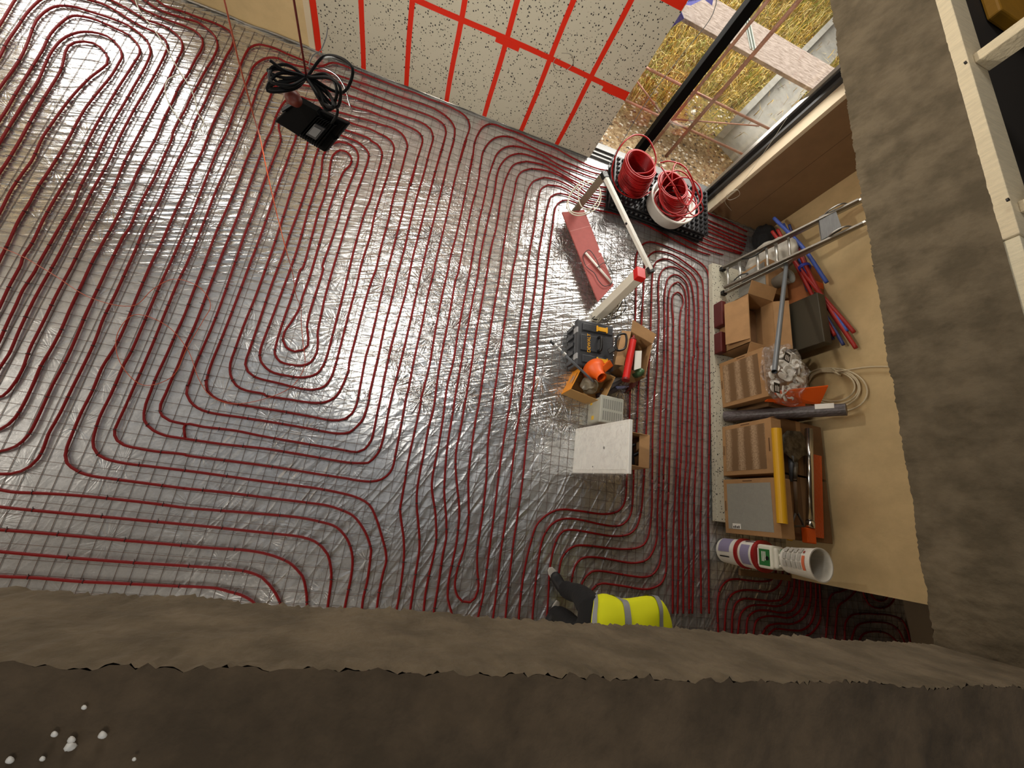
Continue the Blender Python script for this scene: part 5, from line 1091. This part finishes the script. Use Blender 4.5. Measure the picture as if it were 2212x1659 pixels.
# ------------------------------------------------------------------ goods stacked along the right wall
ep = empty('insulation_sheet', (3.5, 1.8, 0)); tag(ep, 'long black-flecked white insulation sheet lying on the floor under the boxes', 'insulation sheet')
b = MB(); b.slab([(3.40, .20, .024), (3.95, .20, .024), (3.95, 3.38, .024), (3.42, 3.34, .024)], (0, 0, .065)); b.build('sheet', SPECK, ep, bevel=.004)
ZS = .09
def tilebox(y0, y1, z1, x0, label, kind, rz=0.0, thick=.13):
    c_ = Vector((x0 + thick / 2, (y0 + y1) / 2, ZS)); r_ = empty('tile_box', c_); tag(r_, label, 'box')
    R = Matrix.Rotation(rz, 3, 'Z')
    def q_(x, y, z): return R @ Vector((x, y, 0)) + Vector((c_.x, c_.y, z))
    hw = (y1 - y0) / 2; ht = thick / 2
    def bx(b, a, d_): return b.slab([q_(a[0], a[1], a[2]), q_(d_[0], a[1], a[2]), q_(d_[0], d_[1], a[2]), q_(a[0], d_[1], a[2])], (0, 0, d_[2] - a[2]))
    b = MB(); bx(b, (-ht, -hw, ZS), (ht, hw, z1)); b.build('carton_body', M_card, r_, bevel=.004)
    m = .045
    b = MB(); bx(b, (-ht - .002, -hw + m, ZS + m), (-ht + .001, hw - m, z1 - m * 1.6)); b.build('front_window', RIB if kind == 0 else mat('grey_tile', (150, 148, 138), .55, var=.08, vscale=30), r_)
    b = MB()
    bx(b, (-ht - .003, -.06, z1 - .035), (-ht, .07, z1 - .025)); bx(b, (-ht - .003, -.05, ZS + .015), (-ht, .05, ZS + .024)); bx(b, (-ht - .003, hw - .025, ZS + .25), (-ht, hw - .018, ZS + .36)); b.build('printed_mark', mat('faded_print', (96, 66, 40), .8), r_)
    if kind == 1:
        b = MB(); bx(b, (-ht - .004, -hw + .05, ZS + .10), (-ht, -hw + .10, ZS + .20)); b.build('label', M_white, r_)
        b = MB(); 
        for k in range(4): bx(b, (-ht - .0048, -hw + .055, ZS + .11 + k * .021), (-ht, -hw + .075 + .005 * (k % 2), ZS + .122 + k * .021))
        b.build('label_print', M_black, r_)
    return r_
tilebox(.68, 1.22, .70, 3.50, 'cardboard tile box with ribbed brown front, the one above the grey-fronted box', 0)
tilebox(.10, .64, .73, 3.50, 'cardboard tile box with a grey window front and white label', 1, .02, .16)
tilebox(1.45, 1.98, .68, 3.50, 'ribbed cardboard tile box half covered by the plastic bag', 0, .06)
# lower boxes behind
for k, (lo, hi, lab) in enumerate((((3.70, .12, 0), (4.36, .72, .56), 'brown cardboard carton against the wall behind the grey-fronted box, under the shovel grip'),
                                 ((3.70, .74, 0), (4.36, 1.30, .56), 'brown cardboard carton against the wall under the shovel blade'),
                                 ((3.72, 1.42, 0), (4.34, 2.0, .50), 'brown cardboard carton against the wall under the orange sheets'))):
    r_ = empty('carton', ((lo[0] + hi[0]) / 2, (lo[1] + hi[1]) / 2, 0)); tag(r_, lab, 'carton')
    lo = (lo[0], lo[1], .09 if lo[0] < 3.95 else .02)
    b = MB(); b.box(lo, hi); b.build('carton_body', M_cardd, r_, bevel=.006)
    b = MB(); b.box(((lo[0] + hi[0]) / 2 - .03, lo[1], hi[2]), ((lo[0] + hi[0]) / 2 + .03, hi[1], hi[2] + .001)); b.build('packing_tape', M_card, r_)
# grey-brown long wrapped roll standing between the boxes
wr = empty('wrapped_roll', (3.52, 1.32, .09)); tag(wr, 'long dark grey streaked roll leaning between the tile boxes', 'roll')
g0 = Vector((3.53, 1.345, .10)); g1 = Vector((4.02, 1.33, 1.06))
b = MB(); b.tube([g0, g1], .058, 16); o_ = b.build('roll_body', mat('streaked_film', (98, 90, 92), .45, rgb2=(66, 58, 56), vscale=10, stretch=(6, 6, 1)), wr, smooth=False)
b = MB(); q = g0.lerp(g1, .76) + Vector((-.04, .03, .05)); b.beam(q, q + (g1 - g0) * .14, .05, .004); b.build('white_label', M_white, wr)
# orange sheets
osz = empty('orange_sheet', (3.75, 1.52, .5)); tag(osz, 'glossy orange sheet folded behind the dark grey streaked roll', 'sheet')
b = MB(); b.slab([(3.60, 1.43, .56), (3.60, 1.50, .72), (4.02, 1.60, .92), (4.02, 1.43, .82)], (0, .012, 0)); b.slab([(3.72, 1.44, .56), (4.15, 1.44, .56), (4.15, 1.62, .56), (3.75, 1.58, .56)], (0, 0, .012)); b.build('sheet_fold', M_orange, osz, bevel=.002)
b = MB(); b.slab([(4.10, .98, .57), (4.30, .98, .57), (4.22, .16, .57), (4.10, .16, .57)], (0, 0, .01)); tag(b.build('orange_sheet', mat('orange_bubble', (206, 84, 26), .35, bump=.8, bscale=60)), 'orange bubbled strip lying on the cartons beside the silver roll', 'sheet')
# bag with white discs
bgp = empty('plastic_bag', (3.78, 1.72, .68)); tag(bgp, 'clear plastic bag full of white discs on top of the ribbed tile box', 'bag')
rg2 = random.Random(21)
for k in range(70):
    a_ = rg2.uniform(0, 6.28); rr_ = rg2.random() ** .5; q = Vector((3.72 + .24 * rr_ * math.cos(a_), 1.73 + .27 * rr_ * math.sin(a_), .70 + .12 * (1 - rr_ ** 2) * rg2.uniform(.4, 1)))
    nn = Vector((rg2.uniform(-1, 1), rg2.uniform(-1, 1), rg2.uniform(.3, 1.4)))
    b = MB(); b.lathe(q, nn, [(0, 0), (0, .042), (.014, .042), (.016, .036), (.016, 0)], 14); b.build('white_disc', M_white, bgp, smooth=False)
b = MB(); me = bmesh.new(); bmesh.ops.create_icosphere(me, subdivisions=5, radius=1)
for v in me.verts:
    v.co = Vector((v.co.x * .28, v.co.y * .32, v.co.z * .15)) + disp(v.co, .05, 3) + disp(v.co, .022, 9)
    v.co.z = max(v.co.z, -.012)
b.add([tuple(v.co + Vector((3.70, 1.72, .705))) for v in me.verts], [tuple(v.index for v in f.verts) for f in me.faces]); me.free(); b.build('bag_film', FILM, bgp)
for (px, py, an) in ((1700, 772, .5), (1678, 838, .1)):
    q = G(px, py, .90); b = MB(); d_ = Vector((math.cos(an), -math.sin(an) * .6, 0)).normalized(); n_ = Vector((-d_.y, d_.x, 0))
    b.slab([q - d_ * .035 - n_ * .05, q + d_ * .035 - n_ * .05, q + d_ * .035 + n_ * .05, q - d_ * .035 + n_ * .05], (0, 0, .002)); lb = b.build('black_label', M_black, bgp)
    b = MB()
    for k in range(3): b.slab([q - d_ * (.02 - k * .018) - n_ * .035 + Vector((0, 0, .0021)), q - d_ * (.012 - k * .018) - n_ * .035 + Vector((0, 0, .0021)), q - d_ * (.012 - k * .018) + n_ * (.02 + .01 * (k % 2)) + Vector((0, 0, .0021)), q - d_ * (.02 - k * .018) + n_ * .02 + Vector((0, 0, .0021))], (0, 0, .0005))
    b.build('white_print', M_white, lb)
# large open carton
lc = empty('open_carton', (3.65, 2.4, 0)); tag(lc, 'large open cardboard carton with hanging flaps beside the foot of the ladder', 'carton')
xa, xb, ya, yb, zc = 3.50, 3.86, 2.10, 2.70, .52
K = [Vector((xa, ya, ZS)), Vector((xb, ya, ZS)), Vector((xb, yb, ZS)), Vector((xa, yb, ZS))]
for i, nme in enumerate(('side_panel', 'back_panel', 'side_panel', 'front_panel')): wall(K[i], K[(i + 1) % 4], zc - ZS, .006).build(nme, M_card, lc)
b = MB(); b.slab(K, (0, 0, .006)); b.build('bottom_panel', M_cardd, lc)
def flap(a, c_, dx, dz, nm='flap'):
    a = Vector(a); c_ = Vector(c_); v_ = Vector(dx); b = MB(); n_ = (c_ - a).cross(v_).normalized() * .005; b.slab([a, c_, c_ + v_, a + v_], n_); b.build(nm, M_card, lc)
flap((xa - .002, ya + .04, zc), (xa - .002, yb - .04, zc), (-.075, 0, -.26), 0); flap((xb, ya, zc), (xb, yb, zc), (.12, 0, .10), 0)
flap((xa, yb, zc), (xb, yb, zc), (0, .14, .06), 0); flap((xa, ya, zc), (xb, ya, zc), (-.02, -.16, -.04), 0)
b = MB(); b.box((xa + .02, ya + .04, .11), (xb - .02, yb - .04, .30)); b.build('dark_inner_pack', M_cardd, lc)
for k, y_ in enumerate((2.30, 2.40, 2.22)):
    b = MB(); b.box((xa + .04, y_ - .035, .30), (xa + .12, y_ + .035, .36 + .02 * k)); tag(b.build('small_white_box', M_white, bevel=.003), ('small white box inside the large open carton, middle one', 'small white box inside the large open carton, nearest the ladder', 'small white box inside the large open carton, nearest the plastic bag')[k], 'box')
# red-edged flat bundle in front of the carton
b = MB(); b.box((3.415, 2.08, ZS), (3.49, 2.34, .20)); b.box((3.42, 2.42, ZS), (3.49, 2.74, .22)); tag(b.build('red_bundle', mat('dark_red_film', (84, 24, 18), .5), bevel=.01), 'dark red film bundle squeezed at the foot of the large open carton', 'bundle')
# film wrapped box and pail behind the ladder
fb_ = empty('wrapped_box', (3.95, 3.06, 0)); tag(fb_, 'cardboard box wrapped in grey film standing behind the ladder', 'box')
b = MB(); b.box((3.84, 2.84, .025), (4.14, 3.30, .50)); b.build('box_body', M_card, fb_, bevel=.008)
b = MB(); b.box((3.828, 2.88, .06), (3.84, 3.26, .47)); b.build('grey_film', mat('grey_film', (150, 148, 140), .3, var=.2, vscale=9, bump=.6, bscale=14), fb_, bevel=.003)
def bag(name, c_, r3, m, lab, cat, sc=9, am=.03):
    b = MB(); me = bmesh.new(); bmesh.ops.create_icosphere(me, subdivisions=4, radius=1)
    for v in me.verts: v.co = Vector((v.co.x * r3[0], v.co.y * r3[1], v.co.z * r3[2])) + disp(v.co, am, sc / 3)
    b.add([tuple(v.co + Vector(c_)) for v in me.verts], [tuple(v.index for v in f.verts) for f in me.faces]); me.free()
    return tag(b.build(name, m, smooth=True), lab, cat)
bag('sack', (4.08, 3.44, .36), (.18, .24, .34), mat('white_sack', (196, 190, 176), .7, var=.25, vscale=7), 'crumpled white sack with dark print behind the ladder', 'sack')
bag('shadow_lump', (4.25, 3.96, .15), (.14, .20, .15), M_trouser, 'black lump standing in for shadow in the dark corner under the brown board', 'bag')  # dark shape added in place of the corner's black shadow
pl2 = empty('small_pail', (3.95, 2.98, .50)); tag(pl2, 'small dusty grey pail standing on the film-wrapped box below the ladder', 'pail')
b = MB(); b.lathe((3.95, 2.98, .502), (0, 0, 1), [(0, 0), (0, .07), (.17, .085), (.175, .09), (.18, .085), (.17, .078), (.03, .065), (.03, 0)], 28); b.build('pail_body', mat('dusty_grey', (140, 134, 122), .7, var=.2, vscale=12), pl2, smooth=True)
b = MB(); b.tube(smooth_path([(3.95, 3.06, .68), (3.87, 3.03, .70), (3.86, 2.94, .70), (3.95, 2.90, .68)], .02), .003, 6); b.build('handle', M_alu, pl2, smooth=True)
# olive panel leaning on the wall, cartons behind it
op = empty('olive_case', (4.1, 2.4, 0)); tag(op, 'flat dark olive metal case standing between the open carton and the wall', 'case')
b = MB(); b.slab([(4.02, 2.10, .02), (4.02, 2.70, .02), (4.10, 2.72, .86), (4.10, 2.12, .88)], (.11, 0, 0)); b.build('case_body', mat('olive_metal', (66, 60, 46), .5, metal=.2), op, bevel=.008)
b = MB(); b.slab([(4.052, 2.66, .40), (4.052, 2.58, .40), (4.062, 2.58, .50), (4.062, 2.66, .50)], (-.006, 0, 0)); b.build('label', mat('torn_label', (160, 156, 148), .6), op)
ob = empty('orange_brown_box', (4.27, 2.86, 0)); tag(ob, 'tall orange and brown box standing between the small pail and the wall', 'box')
b = MB(); b.box((4.24, 2.60, .02), (4.41, 3.20, .72)); b.build('box_body', mat('orange_brown', (178, 108, 58), .7, var=.3, vscale=2.2), ob, bevel=.006)
b = MB(); b.box((4.24, 2.92, .72), (4.41, 3.0, .722)); b.build('orange_stripe', M_orange, ob)
# ladder
ld = empty('ladder', (3.6, 3.1, .09)); tag(ld, 'aluminium ladder leaning on the right wall above the wrapped box', 'ladder')
def onL(px, py, off=0.0): return onP(px, py, (3.55 - off, 0, 0), (1, 0, -.4))
L0, L1 = onL(1548, 590), onL(1866, 431); R0_, R1_ = onL(1552, 640), onL(1874, 479)
kk = (2.05 - L1.z) / (L1.z - L0.z); L2 = L1 + (L1 - L0) * kk; kk = (2.05 - R1_.z) / (R1_.z - R0_.z); R2 = R1_ + (R1_ - R0_) * kk
L0.z = max(L0.z, .1); R0_.z = max(R0_.z, .1)
fw = Vector((-.93, 0, .37))
for nm_, a_, c_ in (('side_rail', L0, L2), ('side_rail', R0_, R2)):
    b = MB(); b.beam(a_, c_, .028, .055, up=fw); b.build(nm_, M_alu, ld, bevel=.003)
M_rail2 = mat('dull_aluminium', (128, 122, 112), .45, metal=.8)
for nm_, a_, c_, s_ in (('slide_rail', L0, L2, -1), ('slide_rail', R0_, R2, 1)):
    o_ = Vector((-.06, .028 * s_, .024)); k1 = .86 if s_ == 1 else .70
    b = MB(); b.beam(a_ + o_ + (c_ - a_) * .02, a_ + o_ + (L1 - L0) * .98, .024, .045, up=fw); b.build(nm_, M_rail2, ld, bevel=.003)
for t in (.06, .16, .30, .37, .44, .53, .74):
    a_ = L0.lerp(L1, t); c_ = R0_.lerp(R1_, t); b = MB(); b.tube([a_ + Vector((-.02, 0, 0)), c_ + Vector((-.02, 0, 0))], .013 if t not in (.16, .30, .44) else .017, 10); b.build('rung', mat('bright_rung', (206, 204, 196), .35, metal=.7), ld, smooth=True)
a_, c_ = L0.lerp(L1, .74), L0.lerp(L1, .83); d_, e_ = R0_.lerp(R1_, .74), R0_.lerp(R1_, .86)
b = MB(); b.slab([a_ + Vector((-.07, .0, .03)), d_ + Vector((-.07, 0, .03)), e_ + Vector((-.09, 0, .05)), c_ + Vector((-.07, 0, .05))], (.02, 0, -.02)); b.build('platform', mat('ribbed_tray', (108, 108, 106), .5, metal=.3, var=.2, vscale=8, stretch=(1, 1, 12)), ld)
for p0, p1, s_ in ((a_, L0.lerp(L1, .93), -1), (d_, R0_.lerp(R1_, .93), 1)):
    b = MB(); b.tube(smooth_path([p0, p0.lerp(p1, .3) + Vector((-.09, 0, .05)), p0.lerp(p1, .75) + Vector((-.09, 0, .05)), p1], .02), .009, 8); b.build('platform_hook', M_alu, ld, smooth=True)
for a_ in (L0, R0_):
    b = MB(); b.box(a_ - Vector((.03, .025, .008)), a_ + Vector((.03, .025, .04))); b.build('rubber_foot', M_black, ld, bevel=.005)
b = MB(); a_ = R0_.lerp(R1_, .10) + Vector((-.05, .05, .03)); c_ = R0_.lerp(R1_, .22) + Vector((-.05, .06, .03))
b.tube(smooth_path([a_, a_.lerp(c_, .5) + Vector((0, .04, 0)), c_, a_.lerp(c_, .5) - Vector((0, .02, 0))], .02, True), .007, 6, closed=True); b.build('black_strap', M_black, ld, smooth=True)
b = MB(); a_ = L0.lerp(L1, .18) + Vector((-.06, -.03, .03)); c_ = L0.lerp(L1, .36) + Vector((-.06, -.04, .04))
b.tube(smooth_path([a_, a_.lerp(c_, .5) + Vector((0, -.05, 0)), c_, a_.lerp(c_, .5) + Vector((0, .02, 0))], .02, True), .008, 6, closed=True); b.build('black_strap', M_black, ld, smooth=True)
# conduits: red and blue pipes tied together
def cpipe(p0, p1, r, m, lab, bend=.03, grp=None):
    mid_ = (p0 + p1) / 2 + Vector((.02, -.02, bend)); pts = smooth_path([p0, mid_, p1], .03); b = MB(); b.tube(pts, r, 12); b.tube([pts[-1] - (pts[-1] - pts[-2]) * .2, pts[-1] + (pts[-1] - pts[-2]) * .02], r * .8, 12)
    return tag(b.build('conduit_pipe', m, smooth=True), lab, 'conduit', grp)
def W(px, py, X): return onX(px, py, X)
cpipe(W(1668, 500, 4.02), W(1845, 718, 4.34), .020, M_redc, 'red conduit pipe of the tied bundle whose far end reaches highest', -.02)
cpipe(W(1680, 496, 4.05), W(1803, 725, 4.28), .020, M_redc, 'red conduit pipe of the tied bundle ending lowest beside the olive case', -.01)
cpipe(W(1704, 500, 4.10), W(1849, 752, 4.33), .020, M_redc, 'red conduit pipe of the tied bundle ending furthest down the wall', -.04)
cpipe(W(1722, 520, 4.14), W(1840, 740, 4.33), .018, mat('dark_red_conduit', (104, 26, 22), .5), 'darker red conduit pipe half hidden under the tied bundle', -.06)
cpipe(W(1672, 471, 4.00), W(1786, 610, 4.26), .021, M_blue, 'short thick blue conduit pipe lying on top of the tied bundle', .04)
cpipe(W(1692, 484, 4.10), W(1830, 716, 4.31), .017, M_blue, 'blue conduit pipe ending between two red ones of the tied bundle', -.05)
cpipe(W(1705, 486, 4.14), W(1822, 745, 4.32), .017, mat('dark_blue_conduit', (48, 58, 110), .5), 'dark blue conduit pipe at the lower end of the tied bundle', -.07)
cpipe(W(1712, 500, 4.16), W(1800, 733, 4.30), .017, mat('slate_blue_conduit', (70, 78, 118), .5), 'slate blue conduit pipe lowest in the tied bundle', -.08)
q = W(1738, 577, 4.16)
b = MB(); dd_ = (W(1845, 718, 4.34) - W(1668, 500, 4.02)).normalized(); sd_ = dd_.orthogonal().normalized()
e1_ = dd_.cross(Vector((0, 0, 1))).normalized(); e2_ = dd_.cross(e1_)
for o_ in (-.012, .0, .012): b.tube([q + dd_ * o_ + e1_ * .068 * math.cos(t) + e2_ * .05 * math.sin(t) for t in [i * math.pi / 12 for i in range(24)]], .008, 6, closed=True)
tag(b.build('blue_strap', mat('blue_strap', (44, 52, 150), .5), smooth=True), 'bright blue strap tied round the bundle of conduit pipes', 'strap')
# grey pipe standing towards the viewer
gp0 = at(1700, 560, 4.75); gp1 = at(1673, 803, 3.25)
gp = empty('grey_pipe', (gp0.x, gp0.y, gp0.z)); tag(gp, 'long grey pipe jutting up from the ladder over the plastic bag', 'pipe')
b = MB(); b.tube([gp0, gp1], .021, 16, cap=False); b.tube([gp1, gp0], .018, 16, cap=False); b.lathe(gp0, gp0 - gp1, [(-.12, .022), (-.12, .027), (0, .028), (0, .02)], 16); b.build('pipe_body', mat('pipe_grey', (88, 92, 94), .45), gp, smooth=True)
# yellow roll, spirit levels, shovel, silver roll lying on top
yr = empty('yellow_roll', (3.56, .66, .73)); tag(yr, 'yellow roll lying along the top of the tile boxes', 'roll')
ya0, ya1 = G(1677, 926, .77), G(1690, 1131, .77)
b = MB(); b.tube([ya0, ya1], .044, 20); b.build('roll_body', M_yellow, yr)
b = MB(); b.lathe(ya1, ya1 - ya0, [(0, 0), (.001, .03), (.0012, .03)], 16); b.build('core_opening', M_cardd, yr)
def level(p0, p1, m, lab, w_=.05, h_=.022):
    r_ = empty('spirit_level', p0); tag(r_, lab, 'spirit level'); b = MB(); b.beam(p0, p1, w_, h_); b.build('level_body', m, r_, bevel=.003)
    b = MB(); b.beam(p0.lerp(p1, .48) + Vector((0, 0, h_ * .5)), p0.lerp(p1, .53) + Vector((0, 0, h_ * .5)), w_ * .6, .006); b.build('vial', mat('vial_green', (170, 190, 90), .2), r_)
    return r_
level(G(1700, 1045, .60), G(1706, 1168, .60), M_yellow, 'yellow spirit level lying beside the yellow roll on the cartons', .05)
b = MB(); b.tube([G(1708, 985, .60), G(1712, 1040, .60)], .026, 14); tag(b.build('grey_tube', M_grey, smooth=True), 'short grey tube lying beside the shovel shaft on the cartons', 'tube')
sh = empty('shovel', G(1720, 1000, .60)); tag(sh, 'dirty steel shovel lying on the cartons beside the yellow roll', 'shovel')
M_steel2 = mat('dirty_steel', (112, 104, 90), .55, metal=.5, rgb2=(60, 52, 42), vscale=16)
zc = .625
bl = [(1690, 940), (1700, 930), (1728, 932), (1737, 944), (1744, 984), (1734, 985), (1724, 994), (1722, 1004), (1715, 1004), (1711, 994), (1700, 983), (1692, 978)]
cen = G(1716, 962, zc)
pts_ = [G(x, y, zc) for x, y in bl]; b = MB()
ctr = cen + Vector((0, 0, -.025)); n_ = len(pts_); inner = [ctr.lerp(p, .5) + Vector((0, 0, -.004)) for p in pts_]
b.add(pts_ + inner + [ctr], [(i, (i + 1) % n_, n_ + (i + 1) % n_, n_ + i) for i in range(n_)] + [(n_ + i, n_ + (i + 1) % n_, 2 * n_) for i in range(n_)])
o_ = b.build('blade', M_steel2, sh, smooth=True); o_.modifiers.new('thick', 'SOLIDIFY').thickness = .004
b = MB(); b.tube([G(1718, 1000, zc), G(1717, 1040, zc + .02)], [.024, .018], 12); b.build('socket', M_steel2, sh, smooth=True)
b = MB(); b.tube([G(1717, 1035, zc + .02), G(1720, 1110, zc)], .017, 12); b.build('shaft', mat('worn_wood', (116, 92, 66), .7, var=.3, vscale=12), sh, smooth=True)
b = MB(); b.tube([G(1720, 1105, zc), G(1712, 1128, zc), G(1711, 1137, zc), G(1736, 1137, zc), G(1732, 1126, zc), G(1722, 1106, zc)], .011, 8); b.build('grip', mat('dark_grip', (70, 60, 50), .6), sh, smooth=True)
b = MB(); b.tube([G(1747, 927, .61), G(1750, 1130, .61)], .036, 20); b.tube([G(1750, 1126, .61), G(1750, 1140, .61)], .040, 20)
tag(b.build('foil_roll', mat('silver_roll', (206, 204, 198), .18, metal=1.0), smooth=True), 'shiny silver roll lying closest to the wall on the cartons', 'roll')
b = MB(); b.box(G(1740, 1168, .58) - Vector((.03, .02, .015)), G(1748, 1150, .60) + Vector((.05, .04, .03))); tag(b.build('tool_case', M_orange, bevel=.01), 'small orange case at the lower end of the silver roll', 'case')
# stacked buckets
BX, BY = 3.56, -.075
def bucket(z0, h, r0, r1, label, open_=False, ring_=None):
    r_ = empty('bucket', (BX + (z0 * .0), BY, z0)); tag(r_, label, 'bucket'); R_ = []
    prof = [(0, 0), (0, r0), (h * .96, r1), (h * .965, r1 + .006), (h, r1 + .006)] + ([(h, r1 - .004), (.01, r0 - .006), (.01, 0)] if open_ else [(h, 0)])
    b = MB(); b.lathe((BX, BY, z0), (0, 0, 1), prof, 40); b.build('bucket_body', M_bkt, r_, smooth=False)
    if ring_: b = MB(); b.lathe((BX, BY, z0 + h - .03), (0, 0, 1), [(0, r1 + .002), (0, r1 + .010), (.034, r1 + .010), (.036, 0)], 40); b.build('lid', ring_, r_)
    return r_
M_bkt = mat('white_bucket', (222, 218, 206), .45); M_lid = mat('red_lid', (150, 26, 24), .4); M_lav = mat('lavender_print', (140, 132, 160), .5)
def patch(parent, z0, z1, a0, a1, r, m, name='label', n=10):
    b = MB(); vs = []
    for z in (z0, z1):
        for i in range(n + 1):
            t = a0 + (a1 - a0) * i / n; vs.append((BX + r * math.cos(t), BY + r * math.sin(t), z))
    b.add(vs, [(i, i + 1, n + 2 + i, n + 1 + i) for i in range(n)]); return b.build(name, m, parent)
PI = math.pi
q1 = bucket(.022, .27, .118, .130, 'white bucket with lavender print and red lid, lowest of the stack', ring_=M_lid)
patch(q1, .06, .20, PI * .62, PI * 1.02, .1285, M_lav); patch(q1, .07, .19, PI * 1.12, PI * 1.15, .130, M_black, 'black_mark'); patch(q1, .20, .225, PI * .62, PI * 1.0, .129, M_white, 'white_stripe')
q2 = bucket(.296, .20, .122, .132, 'white bucket with lavender print and red lid, second from the bottom', ring_=M_lid)
patch(q2, .33, .43, PI * .78, PI * 1.25, .1305, M_lav); patch(q2, .34, .45, PI * .64, PI * .67, .131, mat('plum_mark', (70, 20, 48), .5), 'plum_mark')
jc = empty('jerrycan', (BX, BY, .50)); tag(jc, 'white jerrycan with a green label standing on the two lidded buckets', 'jerrycan')
b = MB(); b.box((BX - .10, BY - .10, .500), (BX + .06, BY + .105, .655)); b.box((BX - .095, BY - .09, .655), (BX + .05, BY + .09, .70)); b.build('can_body', mat('milky_plastic', (224, 222, 206), .4), jc, bevel=.022, seg=4)
b = MB(); b.box((BX - .102, BY - .075, .525), (BX - .099, BY + .065, .635)); lb = b.build('green_label', mat('green_label', (38, 110, 52), .5), jc)
b = MB(); b.box((BX - .1035, BY - .07, .51), (BX - .1005, BY + .07, .522)); b.build('white_margin', M_white, jc)
b = MB(); b.lathe((BX - .1025, BY - .01, .61), (-1, 0, 0), [(0, 0), (0, .018), (.001, .018), (.001, 0)], 20); b.build('round_emblem', M_black, lb)
b = MB()
for k in range(3): b.box((BX - .1032, BY - .04 + (.0 if k else .01), .585 - k * .016), (BX - .1022, BY + .045, .593 - k * .016))
b.build('label_text', M_white, lb)
b = MB(); b.lathe((BX - .02, BY + .06, .70), (0, 0, 1), [(0, 0), (0, .028), (.022, .028), (.022, 0)], 20); b.build('cap', mat('green_cap', (86, 128, 92), .5), jc)
b = MB(); b.tube(smooth_path([(BX - .06, BY - .06, .695), (BX - .06, BY - .05, .73), (BX - .06, BY + .02, .73), (BX - .06, BY + .03, .695)], .01), .012, 8); b.build('handle', mat('milky_plastic', (224, 222, 206), .4), jc, smooth=True)
q4 = bucket(.735, .29, .105, .128, 'empty white bucket with grey printed text, open on top of the stack', open_=True)
for i in range(4):
    for j in range(3): patch(q4, .775 + i * .045, .807 + i * .045, PI * (.66 + j * .17), PI * (.66 + j * .17 + .14), .1225 + i * .0014 + .0025, mat('grey_print2', (172, 168, 158), .6), 'printed_text')
patch(q4, .955, .98, PI * .86, PI * 1.15, .1285 + .0015, mat('orange_print', (206, 104, 66), .6), 'orange_print'); patch(q4, .955, .97, PI * .74, PI * .80, .13, mat('dark_red_print', (140, 50, 40), .6), 'red_print')
# cable coil on the wall
cw = empty('cable_coil', (4.40, 1.67, .45)); tag(cw, 'cream cable coiled and tied, hanging on the beige wall above the boxes', 'cable coil')
b = MB(); XC = 4.385
def ell(pc_, ax_, ay_, rotd, n=14):
    out = []
    for i in range(n):
        t = 2 * PI * i / n; u = ax_ * math.cos(t); v_ = ay_ * math.sin(t); c_, s_ = math.cos(rotd), math.sin(rotd)
        out.append(onX(pc_[0] + u * c_ - v_ * s_, pc_[1] + u * s_ + v_ * c_, XC - .006 * (i % 2)))
    return out
for c_, ax_, ay_, rd in (((1793, 838), 65, 43, .05), ((1797, 836), 58, 37, .08), ((1795, 834), 52, 33, .06), ((1806, 842), 68, 46, .12)):
    b.tube(smooth_path(ell(c_, ax_, ay_, rd), .03, True), .0085, 8, closed=True)
b.tube(smooth_path([onX(1735, 850, XC), onX(1760, 808, XC), onX(1810, 803, XC - .02), onX(1850, 796, XC), onX(1890, 792, XC), onX(1960, 794, XC), onX(2100, 800, XC)], .03), .0085, 8)
b.build('cable_turns', M_cable, cw, smooth=True)
b = MB(); q = onX(1808, 806, XC)
b.tube([q + Vector((.02 * math.cos(t) - .003, -.03 * math.sin(t), .03 * math.sin(t))) for t in [i * PI / 8 for i in range(16)]], .010, 8, closed=True)
b.tube([q + Vector((.02 * math.cos(t) - .003, -.03 * math.sin(t) + .03, .03 * math.sin(t))) for t in [i * PI / 8 for i in range(16)]], .010, 8, closed=True)
b.build('cable_tie_wrap', M_cable, cw, smooth=True)
# low board at the foot of the free wall edge
b = MB(); b.box((3.72, -.30, .02), (4.40, -.24, .05)); tag(b.build('board_offcut', M_brown, bevel=.003), 'brown board offcut lying at the foot of the free wall edge', 'board')
